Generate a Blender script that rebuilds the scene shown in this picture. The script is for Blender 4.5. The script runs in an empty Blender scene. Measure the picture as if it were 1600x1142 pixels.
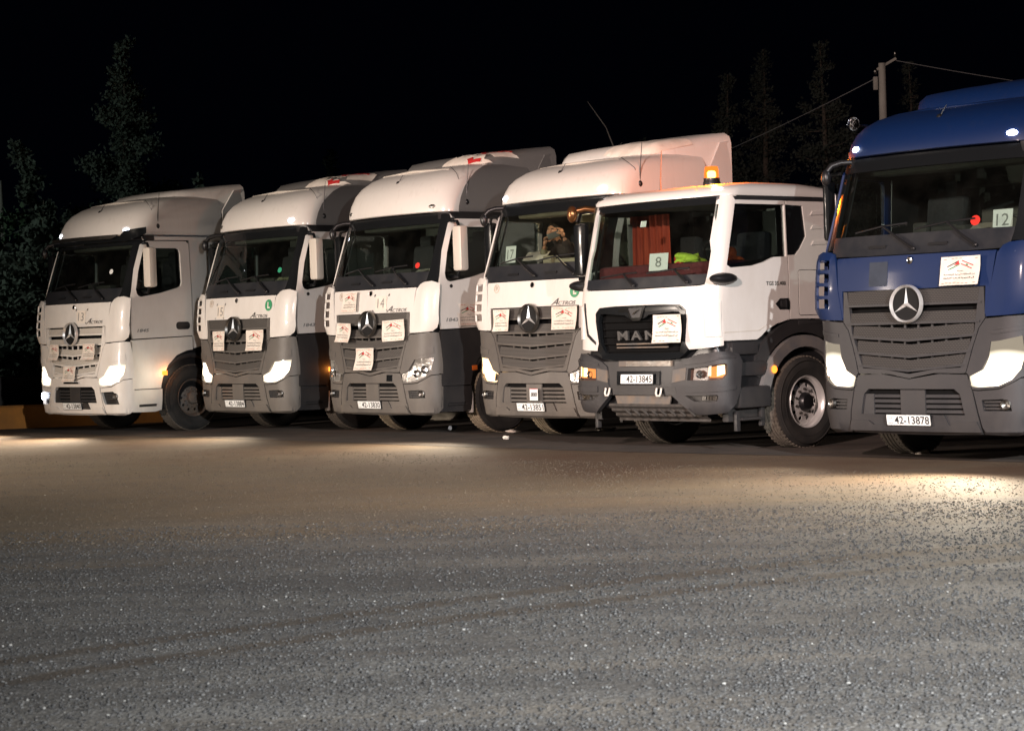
import bpy, bmesh, math, random
from mathutils import Vector, Matrix
from mathutils.geometry import delaunay_2d_cdt
PI = math.pi
rnd = random.Random(7)
sc = bpy.context.scene
COL = sc.collection

# ---------------------------------------------------------------- camera
cam_d = bpy.data.cameras.new('camera'); cam = bpy.data.objects.new('camera', cam_d); COL.objects.link(cam)
cam_d.sensor_width = 36.0; cam_d.lens = 3101.4/1600*36
cam.matrix_world = Matrix.Translation((0, 0, 1.4843)) @ Matrix.Rotation(PI/2-0.019773, 4, 'X') @ Matrix.Rotation(-0.0321, 4, 'Z')
cam_d.clip_start = 0.1; cam_d.clip_end = 2000
cam_d.dof.use_dof = True; cam_d.dof.focus_distance = 26.0; cam_d.dof.aperture_fstop = 6.5
sc.camera = cam
sc.view_settings.view_transform = 'Standard'; sc.view_settings.look = 'None'
sc.view_settings.exposure = 0.0; sc.view_settings.gamma = 1.0
sc.render.engine = 'CYCLES'
sc.cycles.max_bounces = 8; sc.cycles.transparent_max_bounces = 16
sc.cycles.sample_clamp_indirect = 4.0
# ---------------------------------------------------------------- night sky
w = bpy.data.worlds.new('World'); sc.world = w; w.use_nodes = True
bg = w.node_tree.nodes['Background']
bg.inputs['Color'].default_value = (0.22, 0.34, 1.0, 1); bg.inputs['Strength'].default_value = 0.0010

def lamp(name, kind, loc, target, energy, color, size=0.5, spot=60, blend=0.5, parent=None):
    d = bpy.data.lights.new(name, kind); d.energy = energy; d.color = color
    if kind == 'SPOT':
        d.spot_size = math.radians(spot); d.spot_blend = blend; d.shadow_soft_size = size
    elif kind == 'AREA':
        d.size = size
    else:
        d.shadow_soft_size = size
    o = bpy.data.objects.new(name, d); COL.objects.link(o); o.location = loc
    if target is not None:
        o.rotation_euler = (Vector(target)-Vector(loc)).to_track_quat('-Z', 'Y').to_euler()
    if parent: o.parent = parent
    return o
# yard floodlights standing outside the picture: a warm one off to the left that faces the fronts, a cool one behind the photographer
lamp('yard_floodlight_warm', 'SPOT', (-17.0, 19.3, 5.2), (-1.0, 26.4, 1.5), 6500, (1.0, 0.84, 0.71), 0.25, 74, 1.0)
lamp('low_warm_beam', 'SPOT', (-16.4, 18.4, 1.25), (-1.2, 26.4, 1.6), 6800, (1.0, 0.85, 0.73), 0.12, 70, 1.0)  # low warm light from an unseen source, reaches under the bumpers
lamp('side_fill_spot', 'SPOT', (-9.0, -5.0, 9.0), (4.0, 24.0, 3.4), 40000, (1.0, 0.77, 0.70), 0.4, 34, 1.0)  # added fill that brightens the truck sides, no known lamp
lamp('yard_floodlight_cool', 'SPOT', (6.5, -2.5, 6.0), (3.8, 7.0, 0.0), 44000, (0.95, 0.96, 0.97), 0.12, 60, 1.0)
lamp('tree_fill_spot', 'SPOT', (-21.0, 36.0, 7.0), (-9.5, 49.0, 5.0), 1500, (0.85, 1.0, 0.92), 0.2, 75, 0.9)  # added to brighten the left trees, no lamp known there

# ---------------------------------------------------------------- materials
MATS = {}
def nodes(name):
    m = bpy.data.materials.new(name); m.use_nodes = True
    return m, m.node_tree, m.node_tree.nodes['Principled BSDF']
def mat(name, col, rough=0.5, metal=0.0, noise=0.0, scale=6.0, bump=0.0, bscale=80.0, coat=0.0, col2=None, spec=0.5, emit=None, estr=0.0, detail=6.0, stretch=None, sharp=(0.35, 0.7)):
    if name in MATS: return MATS[name]
    m, nt, b = nodes(name)
    c = tuple(col)+(1,)
    b.inputs['Base Color'].default_value = c; b.inputs['Roughness'].default_value = rough
    b.inputs['Metallic'].default_value = metal; b.inputs['Coat Weight'].default_value = coat
    b.inputs['Specular IOR Level'].default_value = spec
    if emit:
        b.inputs['Emission Color'].default_value = tuple(emit)+(1,); b.inputs['Emission Strength'].default_value = estr
    tc = nt.nodes.new('ShaderNodeTexCoord'); src = tc.outputs['Object']
    if stretch:
        mp = nt.nodes.new('ShaderNodeMapping'); mp.inputs['Scale'].default_value = stretch
        nt.links.new(src, mp.inputs['Vector']); src = mp.outputs['Vector']
    if noise > 0 or col2:
        n = nt.nodes.new('ShaderNodeTexNoise'); n.inputs['Scale'].default_value = scale; n.inputs['Detail'].default_value = detail
        n.inputs['Roughness'].default_value = 0.65
        nt.links.new(src, n.inputs['Vector'])
        r = nt.nodes.new('ShaderNodeMapRange'); r.inputs['From Min'].default_value = sharp[0]; r.inputs['From Max'].default_value = sharp[1]
        nt.links.new(n.outputs['Fac'], r.inputs['Value'])
        mx = nt.nodes.new('ShaderNodeMix'); mx.data_type = 'RGBA'
        c2 = tuple(col2)+(1,) if col2 else tuple(max(0, x*(1-noise)) for x in col)+(1,)
        mx.inputs[6].default_value = c; mx.inputs[7].default_value = c2
        nt.links.new(r.outputs['Result'], mx.inputs[0]); nt.links.new(mx.outputs[2], b.inputs['Base Color'])
        r2 = nt.nodes.new('ShaderNodeMapRange'); r2.inputs['To Min'].default_value = rough; r2.inputs['To Max'].default_value = min(1, rough+0.18)
        nt.links.new(n.outputs['Fac'], r2.inputs['Value']); nt.links.new(r2.outputs['Result'], b.inputs['Roughness'])
    if bump > 0:
        n2 = nt.nodes.new('ShaderNodeTexNoise'); n2.inputs['Scale'].default_value = bscale; n2.inputs['Detail'].default_value = 3
        nt.links.new(src, n2.inputs['Vector'])
        bp = nt.nodes.new('ShaderNodeBump'); bp.inputs['Strength'].default_value = bump; bp.inputs['Distance'].default_value = 0.01
        nt.links.new(n2.outputs['Fac'], bp.inputs['Height']); nt.links.new(bp.outputs['Normal'], b.inputs['Normal'])
    MATS[name] = m
    return m
def dusty(name, col, rough, dust=(0.30, 0.26, 0.21), amount=0.6, coat=0.0, zlow=0.3, zhigh=2.2, bump=0.0, spec=0.5, metal=0.0):
    """paint or plastic with road dust lying thicker low down"""
    if name in MATS: return MATS[name]
    m, nt, b = nodes(name); N = nt.nodes; L = nt.links
    tc = N.new('ShaderNodeTexCoord'); sp = N.new('ShaderNodeSeparateXYZ'); L.new(tc.outputs['Object'], sp.inputs[0])
    hr = N.new('ShaderNodeMapRange'); hr.inputs['From Min'].default_value = zhigh; hr.inputs['From Max'].default_value = zlow
    L.new(sp.outputs['Z'], hr.inputs['Value'])
    n = N.new('ShaderNodeTexNoise'); n.inputs['Scale'].default_value = 3.5; n.inputs['Detail'].default_value = 9; n.inputs['Roughness'].default_value = 0.7
    mp = N.new('ShaderNodeMapping'); mp.inputs['Scale'].default_value = (1, 1, 0.45); L.new(tc.outputs['Object'], mp.inputs[0]); L.new(mp.outputs[0], n.inputs['Vector'])
    mr = N.new('ShaderNodeMapRange'); mr.inputs['From Min'].default_value = 0.3; mr.inputs['From Max'].default_value = 0.75; L.new(n.outputs['Fac'], mr.inputs['Value'])
    mu = N.new('ShaderNodeMath'); mu.operation = 'MULTIPLY'; L.new(hr.outputs[0], mu.inputs[0]); L.new(mr.outputs[0], mu.inputs[1])
    ns = N.new('ShaderNodeTexNoise'); ns.inputs['Scale'].default_value = 1.0; ns.inputs['Detail'].default_value = 6
    mps = N.new('ShaderNodeMapping'); mps.inputs['Scale'].default_value = (16, 16, 1.1); L.new(tc.outputs['Object'], mps.inputs[0]); L.new(mps.outputs[0], ns.inputs['Vector'])
    mrs = N.new('ShaderNodeMapRange'); mrs.inputs['From Min'].default_value = 0.52; mrs.inputs['From Max'].default_value = 0.72; mrs.inputs['To Max'].default_value = 0.35; L.new(ns.outputs['Fac'], mrs.inputs['Value'])
    mxs = N.new('ShaderNodeMath'); mxs.operation = 'MAXIMUM'; L.new(mu.outputs[0], mxs.inputs[0]); L.new(mrs.outputs[0], mxs.inputs[1]); mu = mxs
    ma = N.new('ShaderNodeMath'); ma.operation = 'MULTIPLY_ADD'; ma.inputs[1].default_value = amount; ma.inputs[2].default_value = 0.06*amount; L.new(mu.outputs[0], ma.inputs[0])
    mx = N.new('ShaderNodeMix'); mx.data_type = 'RGBA'; mx.inputs[6].default_value = tuple(col)+(1,); mx.inputs[7].default_value = tuple(dust)+(1,)
    L.new(ma.outputs[0], mx.inputs[0]); L.new(mx.outputs[2], b.inputs['Base Color'])
    rr = N.new('ShaderNodeMapRange'); rr.inputs['To Min'].default_value = rough; rr.inputs['To Max'].default_value = 0.85
    L.new(ma.outputs[0], rr.inputs['Value']); L.new(rr.outputs[0], b.inputs['Roughness'])
    b.inputs['Coat Weight'].default_value = coat; b.inputs['Coat Roughness'].default_value = 0.12; b.inputs['Specular IOR Level'].default_value = spec; b.inputs['Metallic'].default_value = metal
    if bump:
        n2 = N.new('ShaderNodeTexNoise'); n2.inputs['Scale'].default_value = 260; L.new(tc.outputs['Object'], n2.inputs['Vector'])
        bp = N.new('ShaderNodeBump'); bp.inputs['Strength'].default_value = bump; bp.inputs['Distance'].default_value = 0.004
        L.new(n2.outputs['Fac'], bp.inputs['Height']); L.new(bp.outputs[0], b.inputs['Normal'])
    MATS[name] = m
    return m
def glass(name, tint, dirt=0.003):
    if name in MATS: return MATS[name]
    m = bpy.data.materials.new(name); m.use_nodes = True; nt = m.node_tree; N = nt.nodes; L = nt.links
    for x in list(N): N.remove(x)
    out = N.new('ShaderNodeOutputMaterial'); t = N.new('ShaderNodeBsdfTransparent'); t.inputs['Color'].default_value = tuple(tint)+(1,)
    g = N.new('ShaderNodeBsdfGlossy'); g.inputs['Roughness'].default_value = 0.03; g.inputs['Color'].default_value = (1, 1, 1, 1)
    f = N.new('ShaderNodeFresnel'); f.inputs['IOR'].default_value = 1.5
    gm = N.new('ShaderNodeNewGeometry'); sb = N.new('ShaderNodeMath'); sb.operation = 'SUBTRACT'; sb.inputs[0].default_value = 1.0; L.new(gm.outputs['Backfacing'], sb.inputs[1])
    ml = N.new('ShaderNodeMath'); ml.operation = 'MULTIPLY'; L.new(f.outputs[0], ml.inputs[0]); L.new(sb.outputs[0], ml.inputs[1])
    mx = N.new('ShaderNodeMixShader'); L.new(ml.outputs[0], mx.inputs[0]); L.new(t.outputs[0], mx.inputs[1]); L.new(g.outputs[0], mx.inputs[2])
    d = N.new('ShaderNodeBsdfDiffuse'); d.inputs['Color'].default_value = (0.5, 0.46, 0.4, 1)
    tc = N.new('ShaderNodeTexCoord'); n = N.new('ShaderNodeTexNoise'); n.inputs['Scale'].default_value = 4; n.inputs['Detail'].default_value = 8
    L.new(tc.outputs['Object'], n.inputs['Vector'])
    mr = N.new('ShaderNodeMapRange'); mr.inputs['From Min'].default_value = 0.35; mr.inputs['From Max'].default_value = 0.8; mr.inputs['To Min'].default_value = dirt*0.4; mr.inputs['To Max'].default_value = dirt*2
    L.new(n.outputs['Fac'], mr.inputs[0])
    m2 = N.new('ShaderNodeMixShader'); L.new(mr.outputs[0], m2.inputs[0]); L.new(mx.outputs[0], m2.inputs[1]); L.new(d.outputs[0], m2.inputs[2])
    L.new(m2.outputs[0], out.inputs['Surface'])
    MATS[name] = m
    return m
def emis(name, col, s):
    if name in MATS: return MATS[name]
    m = bpy.data.materials.new(name); m.use_nodes = True; nt = m.node_tree
    for x in list(nt.nodes): nt.nodes.remove(x)
    o = nt.nodes.new('ShaderNodeOutputMaterial'); e = nt.nodes.new('ShaderNodeEmission')
    e.inputs[0].default_value = tuple(col)+(1,); e.inputs[1].default_value = s; nt.links.new(e.outputs[0], o.inputs[0])
    MATS[name] = m
    return m
WHITE = dusty('white_paint', (0.74, 0.71, 0.67), 0.32, (0.40, 0.34, 0.27), 0.45, coat=0.4, zlow=0.2, zhigh=4.2)
BEIGE = dusty('cream_paint', (0.62, 0.57, 0.50), 0.34, (0.36, 0.30, 0.24), 0.45, coat=0.4, zlow=0.2, zhigh=4.0)
GREYR = dusty('roof_grey', (0.15, 0.147, 0.143), 0.42, (0.20, 0.18, 0.155), 0.5, coat=0.1, zlow=0.2, zhigh=4.2)  # grey tone of roof sides and spoilers on two trucks
ROOFW = dusty('glossy_roof_paint', (0.74, 0.71, 0.67), 0.3, (0.40, 0.34, 0.27), 0.3, coat=1.0, zlow=0.2, zhigh=4.2)
ROOFW.node_tree.nodes['Principled BSDF'].inputs['Coat Roughness'].default_value = 0.3
BLUEP = dusty('blue_paint', (0.002, 0.015, 0.070), 0.5, (0.009, 0.017, 0.042), 0.35, coat=0.08, spec=0.3, zlow=0.4, zhigh=3.6)
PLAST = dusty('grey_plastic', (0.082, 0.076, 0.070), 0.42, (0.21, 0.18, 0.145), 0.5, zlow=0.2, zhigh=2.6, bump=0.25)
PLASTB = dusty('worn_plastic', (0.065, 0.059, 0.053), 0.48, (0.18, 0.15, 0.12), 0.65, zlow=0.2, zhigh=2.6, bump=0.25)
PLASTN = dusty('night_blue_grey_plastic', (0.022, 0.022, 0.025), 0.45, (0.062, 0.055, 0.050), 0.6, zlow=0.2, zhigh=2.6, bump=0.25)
SHADE = dusty('dark_grey_plastic', (0.020, 0.020, 0.022), 0.42, (0.10, 0.085, 0.07), 0.35, zlow=0.2, zhigh=2.4, bump=0.2)
BLACK = mat('black_plastic', (0.012, 0.012, 0.013), 0.35, bump=0.05)
GLOSSB = mat('gloss_black', (0.008, 0.009, 0.010), 0.2)
COWL = mat('cowl_band', (0.016, 0.018, 0.022), 0.25, coat=0.2, col2=(0.028, 0.028, 0.030), scale=5)
VOID = mat('engine_bay', (0.005, 0.005, 0.005), 0.9, spec=.1)
DISH = mat('emblem_dish', (0.012, 0.012, 0.012), 0.7, spec=0.15)
REFL = mat('reflector', (0.80, 0.78, 0.74), 0.30, 0.85, bump=0.9, bscale=22)
SILVER = mat('bright_metal', (0.72, 0.71, 0.69), 0.32, 0.55)
CHROME = mat('chrome', (0.62, 0.62, 0.62), 0.12, 1.0)
DCHROME = mat('dirty_chrome', (0.34, 0.33, 0.31), 0.28, 1.0, col2=(0.16, 0.14, 0.12), scale=9)
STEEL = mat('grey_steel', (0.12, 0.115, 0.11), 0.6, 0.3, col2=(0.2, 0.15, 0.11), scale=7)
RUBBER = mat('tyre_rubber', (0.014, 0.014, 0.014), 0.75, col2=(0.035, 0.032, 0.028), scale=5, bump=0.2, bscale=60)
TREAD = mat('dusty_tread', (0.36, 0.29, 0.20), 0.95, col2=(0.20, 0.165, 0.12), scale=25, bump=0.6, bscale=40)
TREADD = mat('dark_tread', (0.14, 0.12, 0.095), 0.95, col2=(0.07, 0.06, 0.05), scale=25, bump=0.6, bscale=40)
PAPER = mat('white_paper', (0.78, 0.72, 0.64), 0.6, col2=(0.66, 0.58, 0.5), scale=8, bump=0.15, bscale=12)
PAPERC = mat('card_paper', (0.75, 0.76, 0.74), 0.6)
INK = mat('black_ink', (0.02, 0.02, 0.02), 0.6)
INKG = mat('grey_ink', (0.22, 0.22, 0.21), 0.7)
RED = mat('red_ink', (0.55, 0.03, 0.03), 0.5)
PINK = mat('faded_red_ink', (0.62, 0.25, 0.18), 0.6)
GREEN = mat('green_ink', (0.02, 0.22, 0.09), 0.5)
GLASS = glass('windscreen_glass', (0.80, 0.85, 0.82)); SGLASS = glass('side_glass', (0.55, 0.60, 0.60))
CLEAR = glass('lamp_glass', (0.93, 0.93, 0.93), 0.01)
INTER = mat('cabin_trim', (0.035, 0.033, 0.031), 0.8, noise=0.3); INTERL = mat('cabin_light_trim', (0.11, 0.11, 0.10), 0.85, noise=0.2)
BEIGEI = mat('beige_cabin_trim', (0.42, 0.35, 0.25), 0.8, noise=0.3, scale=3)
SEATM = mat('seat_fabric', (0.025, 0.025, 0.028), 0.95, noise=0.4, scale=30)
HEADON = emis('headlight_on', (1.0, 0.85, 0.64), 5.0)
n_ = HEADON.node_tree; NN = n_.nodes   # hottest round the bulbs, dimmer towards the rim of the reflector
tc_ = NN.new('ShaderNodeTexCoord'); ab_ = NN.new('ShaderNodeVectorMath'); ab_.operation = 'ABSOLUTE'; n_.links.new(tc_.outputs['Object'], ab_.inputs[0])
mp_ = NN.new('ShaderNodeMapping'); mp_.inputs['Location'].default_value = (-1.02, 0, -0.885); n_.links.new(ab_.outputs[0], mp_.inputs[0])
mz_ = NN.new('ShaderNodeMapping'); mz_.inputs['Scale'].default_value = (0.62, 0.0, 1.0); n_.links.new(mp_.outputs[0], mz_.inputs[0])
ln_ = NN.new('ShaderNodeVectorMath'); ln_.operation = 'LENGTH'; n_.links.new(mz_.outputs[0], ln_.inputs[0])
mr_ = NN.new('ShaderNodeMapRange'); mr_.inputs[1].default_value = 0.09; mr_.inputs[2].default_value = 0.24; mr_.inputs[3].default_value = 6.0; mr_.inputs[4].default_value = 0.45
n_.links.new(ln_.outputs[1], mr_.inputs[0]); n_.links.new(mr_.outputs[0], NN['Emission'].inputs[1])
DRLON = emis('position_lamp_on', (1.0, 0.62, 0.30), 5.0)
AMBMID = emis('amber_glow_lens', (1.0, 0.33, 0.08), 1.6)
MARKDIM = emis('pale_strip_lamp', (1.0, 0.72, 0.5), 2.2)
AMBON = emis('amber_on', (1.0, 0.24, 0.03), 3.2)
AMBDIM = mat('amber_lens', (0.6, 0.13, 0.02), 0.2, coat=0.5)
MARKON = emis('marker_on', (0.82, 0.86, 1.0), 26.0)

# ---------------------------------------------------------------- mesh helpers
class MB:
    def __init__(s): s.v = []; s.f = []; s.m = []
    def add(s, vs, fs, mi=0, M=None):
        o = len(s.v)
        s.v += [tuple(M @ Vector(p)) if M else tuple(p) for p in vs]
        for f in fs: s.f.append(tuple(i+o for i in f)); s.m.append(mi)
    def box(s, c, size, bev=0.0, mi=0, rot=None, taper=None):
        bm = bmesh.new(); bmesh.ops.create_cube(bm, size=1.0)
        for v in bm.verts:
            v.co.x *= size[0]; v.co.y *= size[1]; v.co.z *= size[2]
            if taper and v.co.z > 0: v.co.x *= taper; v.co.y *= taper
        if bev > 0: bmesh.ops.bevel(bm, geom=bm.edges[:], offset=min(bev, min(size)*0.45), segments=2, affect='EDGES', profile=0.6)
        M = Matrix.Translation(c)
        if rot: M = M @ Matrix.Rotation(rot[2], 4, 'Z') @ Matrix.Rotation(rot[1], 4, 'Y') @ Matrix.Rotation(rot[0], 4, 'X')
        bm.verts.ensure_lookup_table()
        s.add([v.co for v in bm.verts], [[v.index for v in f.verts] for f in bm.faces], mi, M); bm.free()
    def tube(s, path, r, seg=8, mi=0, cap=True):
        path = [Vector(p) for p in path]; n = len(path)
        rs = r if isinstance(r, (list, tuple)) else [r]*n
        vs = []; fs = []; up = None
        for i, p in enumerate(path):
            d = (path[min(i+1, n-1)]-path[max(i-1, 0)]).normalized()
            if up is None:
                up = d.orthogonal().normalized()
            else:
                up = (up-d*up.dot(d)).normalized()
            b = d.cross(up)
            for k in range(seg):
                a = 2*PI*k/seg; vs.append(p+(up*math.cos(a)+b*math.sin(a))*rs[i])
        for i in range(n-1):
            for k in range(seg):
                a = i*seg+k; b2 = i*seg+(k+1) % seg; fs.append((a, b2, b2+seg, a+seg))
        if cap: fs.append(tuple(range(seg))[::-1]); fs.append(tuple((n-1)*seg+k for k in range(seg)))
        s.add(vs, fs, mi)
    def lathe(s, prof, c, axis='X', seg=48, mi=0, sgn=1):
        """prof: (distance along axis, radius)"""
        vs = []; fs = []
        for a, r in prof:
            for k in range(seg):
                t = 2*PI*k/seg; p = (a*sgn, r*math.cos(t), r*math.sin(t))
                if axis == 'Y': p = (p[1], p[0], p[2])
                if axis == 'Z': p = (p[1], p[2], p[0])
                vs.append(Vector(p)+Vector(c))
        for i in range(len(prof)-1):
            for k in range(seg):
                a = i*seg+k; b = i*seg+(k+1) % seg; fs.append((a, b, b+seg, a+seg))
        s.add(vs, fs, mi)
    def ell(s, c, r, seg=16, rings=10, mi=0, M=None):
        vs = []; fs = []
        for i in range(rings+1):
            p = PI*i/rings
            for k in range(seg):
                t = 2*PI*k/seg; q = Vector((r[0]*math.sin(p)*math.cos(t), r[1]*math.sin(p)*math.sin(t), r[2]*math.cos(p)))
                if M: q = M @ q
                vs.append(q+Vector(c))
        for i in range(rings):
            for k in range(seg):
                a = i*seg+k; b = i*seg+(k+1) % seg; fs.append((a, b, b+seg, a+seg))
        s.add(vs, fs, mi)
    def loft(s, rings, closed=False, mi=0, cap0=False, cap1=False):
        n = len(rings[0]); vs = [p for r in rings for p in r]; fs = []
        for i in range(len(rings)-1):
            for k in range(n if closed else n-1):
                a = i*n+k; b = i*n+(k+1) % n; fs.append((a, b, b+n, a+n))
        if cap0: fs.append(tuple(range(n))[::-1])
        if cap1: fs.append(tuple((len(rings)-1)*n+k for k in range(n)))
        s.add(vs, fs, mi)
    def panel(s, fn, outer, holes=(), du=0.12, dv=0.12, off=0.0, thick=0.012, mi=0, sc_=1.0):
        """sheet with holes laid on fn(u, v, off); real thickness"""
        loops = [outer]+list(holes); pts = []; edges = []
        def dens(lp):
            out = []
            for a, b in zip(lp, lp[1:]+lp[:1]):
                n = max(1, int(math.ceil(max(abs(b[0]-a[0])/du, abs(b[1]-a[1])/dv))))
                for i in range(n): out.append((a[0]+(b[0]-a[0])*i/n, a[1]+(b[1]-a[1])*i/n))
            return out
        L = [dens(list(l)) for l in loops]
        for l in L:
            o = len(pts); pts += l; edges += [(o+i, o+(i+1) % len(l)) for i in range(len(l))]
        us = [p[0] for p in L[0]]; vz = [p[1] for p in L[0]]
        def inside(x, y):
            c = False
            for l in L:
                for a, b in zip(l, l[1:]+l[:1]):
                    if (a[1] > y) != (b[1] > y) and x < (b[0]-a[0])*(y-a[1])/(b[1]-a[1])+a[0]: c = not c
            return c
        u = min(us)+du*0.5
        while u < max(us):
            v = min(vz)+dv*0.5
            while v < max(vz):
                if inside(u, v) and all(abs(u-p[0])/du+abs(v-p[1])/dv > 0.35 for p in pts[:sum(len(l) for l in L)]): pts.append((u, v))
                v += dv
            u += du
        V, E, F, _, _, _ = delaunay_2d_cdt([Vector(p) for p in pts], edges, [], 0, 1e-6)
        tri = []
        for f in F:
            cx = sum(V[i][0] for i in f)/3; cy = sum(V[i][1] for i in f)/3
            if inside(cx, cy): tri.append(tuple(f))
        n = len(V); cnt = {}
        for f in tri:
            for a, b in zip(f, f[1:]+f[:1]): cnt[(a, b)] = 1
        bd = [(a, b) for (a, b) in cnt if (b, a) not in cnt]
        vs = [fn(p[0], p[1], off) for p in V]
        fs = list(tri)
        if thick:
            vs += [fn(p[0], p[1], off-thick) for p in V]
            fs += [tuple(i+n for i in f[::-1]) for f in tri]
            fs += [(b, a, a+n, b+n) for a, b in bd]
        s.add(vs, fs, mi)
    def build(s, name, mats, parent=None, smooth=35, loc=None, rot=None):
        me = bpy.data.meshes.new(name)
        v = s.v
        me.from_pydata([tuple(p) for p in v], [], s.f); me.update()
        if not isinstance(mats, (list, tuple)): mats = [mats]
        for m in mats: me.materials.append(m)
        if len(mats) > 1: me.polygons.foreach_set('material_index', s.m)
        bm = bmesh.new(); bm.from_mesh(me)
        loose = [x for x in bm.verts if not x.link_faces]
        if loose: bmesh.ops.delete(bm, geom=loose, context='VERTS')
        bmesh.ops.recalc_face_normals(bm, faces=bm.faces[:]); bm.to_mesh(me); bm.free()
        if smooth:
            me.polygons.foreach_set('use_smooth', [True]*len(me.polygons)); me.set_sharp_from_angle(angle=math.radians(smooth))
        o = bpy.data.objects.new(name, me); COL.objects.link(o)
        if parent: o.parent = parent
        if loc: o.location = loc
        if rot: o.rotation_euler = rot
        return o
def tag(o, label=None, cat=None, group=None, kind=None):
    if label: o['label'] = label
    if cat: o['category'] = cat
    if group: o['group'] = group
    if kind: o['kind'] = kind
    return o
def empty(name, loc, rz=0.0):
    o = bpy.data.objects.new(name, None); COL.objects.link(o); o.location = loc; o.rotation_euler = (0, 0, rz); o.empty_display_size = 0.3
    return o
def flat(M):
    """panel mapping onto a plane given by matrix M (u right, v up, off along +z of M)"""
    return lambda u, v, off=0.0: tuple(M @ Vector((u, v, off)))
TXT = {}
def text_geo(body, font_h=1.0, bold=0.0, shear=0.0):
    k = (body, bold, shear)
    if k in TXT: return TXT[k]
    c = bpy.data.curves.new('txt', 'FONT'); c.body = body; c.size = 1.0; c.align_x = 'CENTER'; c.align_y = 'CENTER'
    c.offset = bold; c.shear = shear; c.resolution_u = 3
    o = bpy.data.objects.new('txt', c); COL.objects.link(o)
    dg = bpy.context.evaluated_depsgraph_get(); me = bpy.data.meshes.new_from_object(o.evaluated_get(dg))
    vs = [tuple(v.co) for v in me.vertices]; fs = [tuple(p.vertices) for p in me.polygons]
    bpy.data.objects.remove(o); bpy.data.curves.remove(c); bpy.data.meshes.remove(me)
    if vs:
        x0 = min(v[0] for v in vs); x1 = max(v[0] for v in vs); y0 = min(v[1] for v in vs); y1 = max(v[1] for v in vs)
        vs = [((v[0]-(x0+x1)/2)/(x1-x0), (v[1]-(y0+y1)/2)/(y1-y0), 0) for v in vs]
    TXT[k] = (vs, fs)
    return TXT[k]
def put_text(mb, body, fn, cx, cy, w, h, off, mi=0, bold=0.0, shear=0.0):
    """text as flat faces, w by h metres, mapped through fn"""
    vs, fs = text_geo(body, 1, bold, shear)
    mb.add([fn(cx+v[0]*w, cy+v[1]*h, off) for v in vs], fs, mi)
def rect(x0, y0, x1, y1): return [(x0, y0), (x1, y0), (x1, y1), (x0, y1)]
def rrect(x0, y0, x1, y1, r, n=4):
    out = []
    for cx, cy, a0 in ((x1-r, y0+r, -90), (x1-r, y1-r, 0), (x0+r, y1-r, 90), (x0+r, y0+r, 180)):
        for i in range(n+1):
            a = math.radians(a0+90*i/n); out.append((cx+r*math.cos(a), cy+r*math.sin(a)))
    return out
def disc(cx, cy, rx, ry=None, n=28):
    ry = ry or rx
    return [(cx+rx*math.cos(2*PI*i/n), cy+ry*math.sin(2*PI*i/n)) for i in range(n)]
def mir(p): return [(-a, b) for a, b in p][::-1]

def meshmat(name, col, hole):
    """pressed grille mesh: staggered dark slots"""
    m, nt, b = nodes(name); N = nt.nodes; L = nt.links
    tc = N.new('ShaderNodeTexCoord'); mp = N.new('ShaderNodeMapping'); mp.inputs['Rotation'].default_value = (-PI/2, 0, 0); L.new(tc.outputs['Object'], mp.inputs[0])
    br = N.new('ShaderNodeTexBrick'); br.inputs['Scale'].default_value = 1.0; br.inputs['Brick Width'].default_value = 0.034; br.inputs['Row Height'].default_value = 0.017; br.inputs['Mortar Size'].default_value = 0.0042
    br.inputs['Color1'].default_value = tuple(hole)+(1,); br.inputs['Color2'].default_value = tuple(hole)+(1,); br.inputs['Mortar'].default_value = tuple(col)+(1,)
    L.new(mp.outputs[0], br.inputs['Vector']); L.new(br.outputs['Color'], b.inputs['Base Color']); b.inputs['Roughness'].default_value = 0.7
    return m
MESHN = meshmat('night_grille_mesh', (0.045, 0.040, 0.036), (0.008, 0.008, 0.008)); MESHD = meshmat('dark_grille_mesh', (0.085, 0.076, 0.067), (0.012, 0.011, 0.010)); MESHW = meshmat('pale_grille_mesh', (0.62, 0.58, 0.52), (0.20, 0.18, 0.15))
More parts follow.
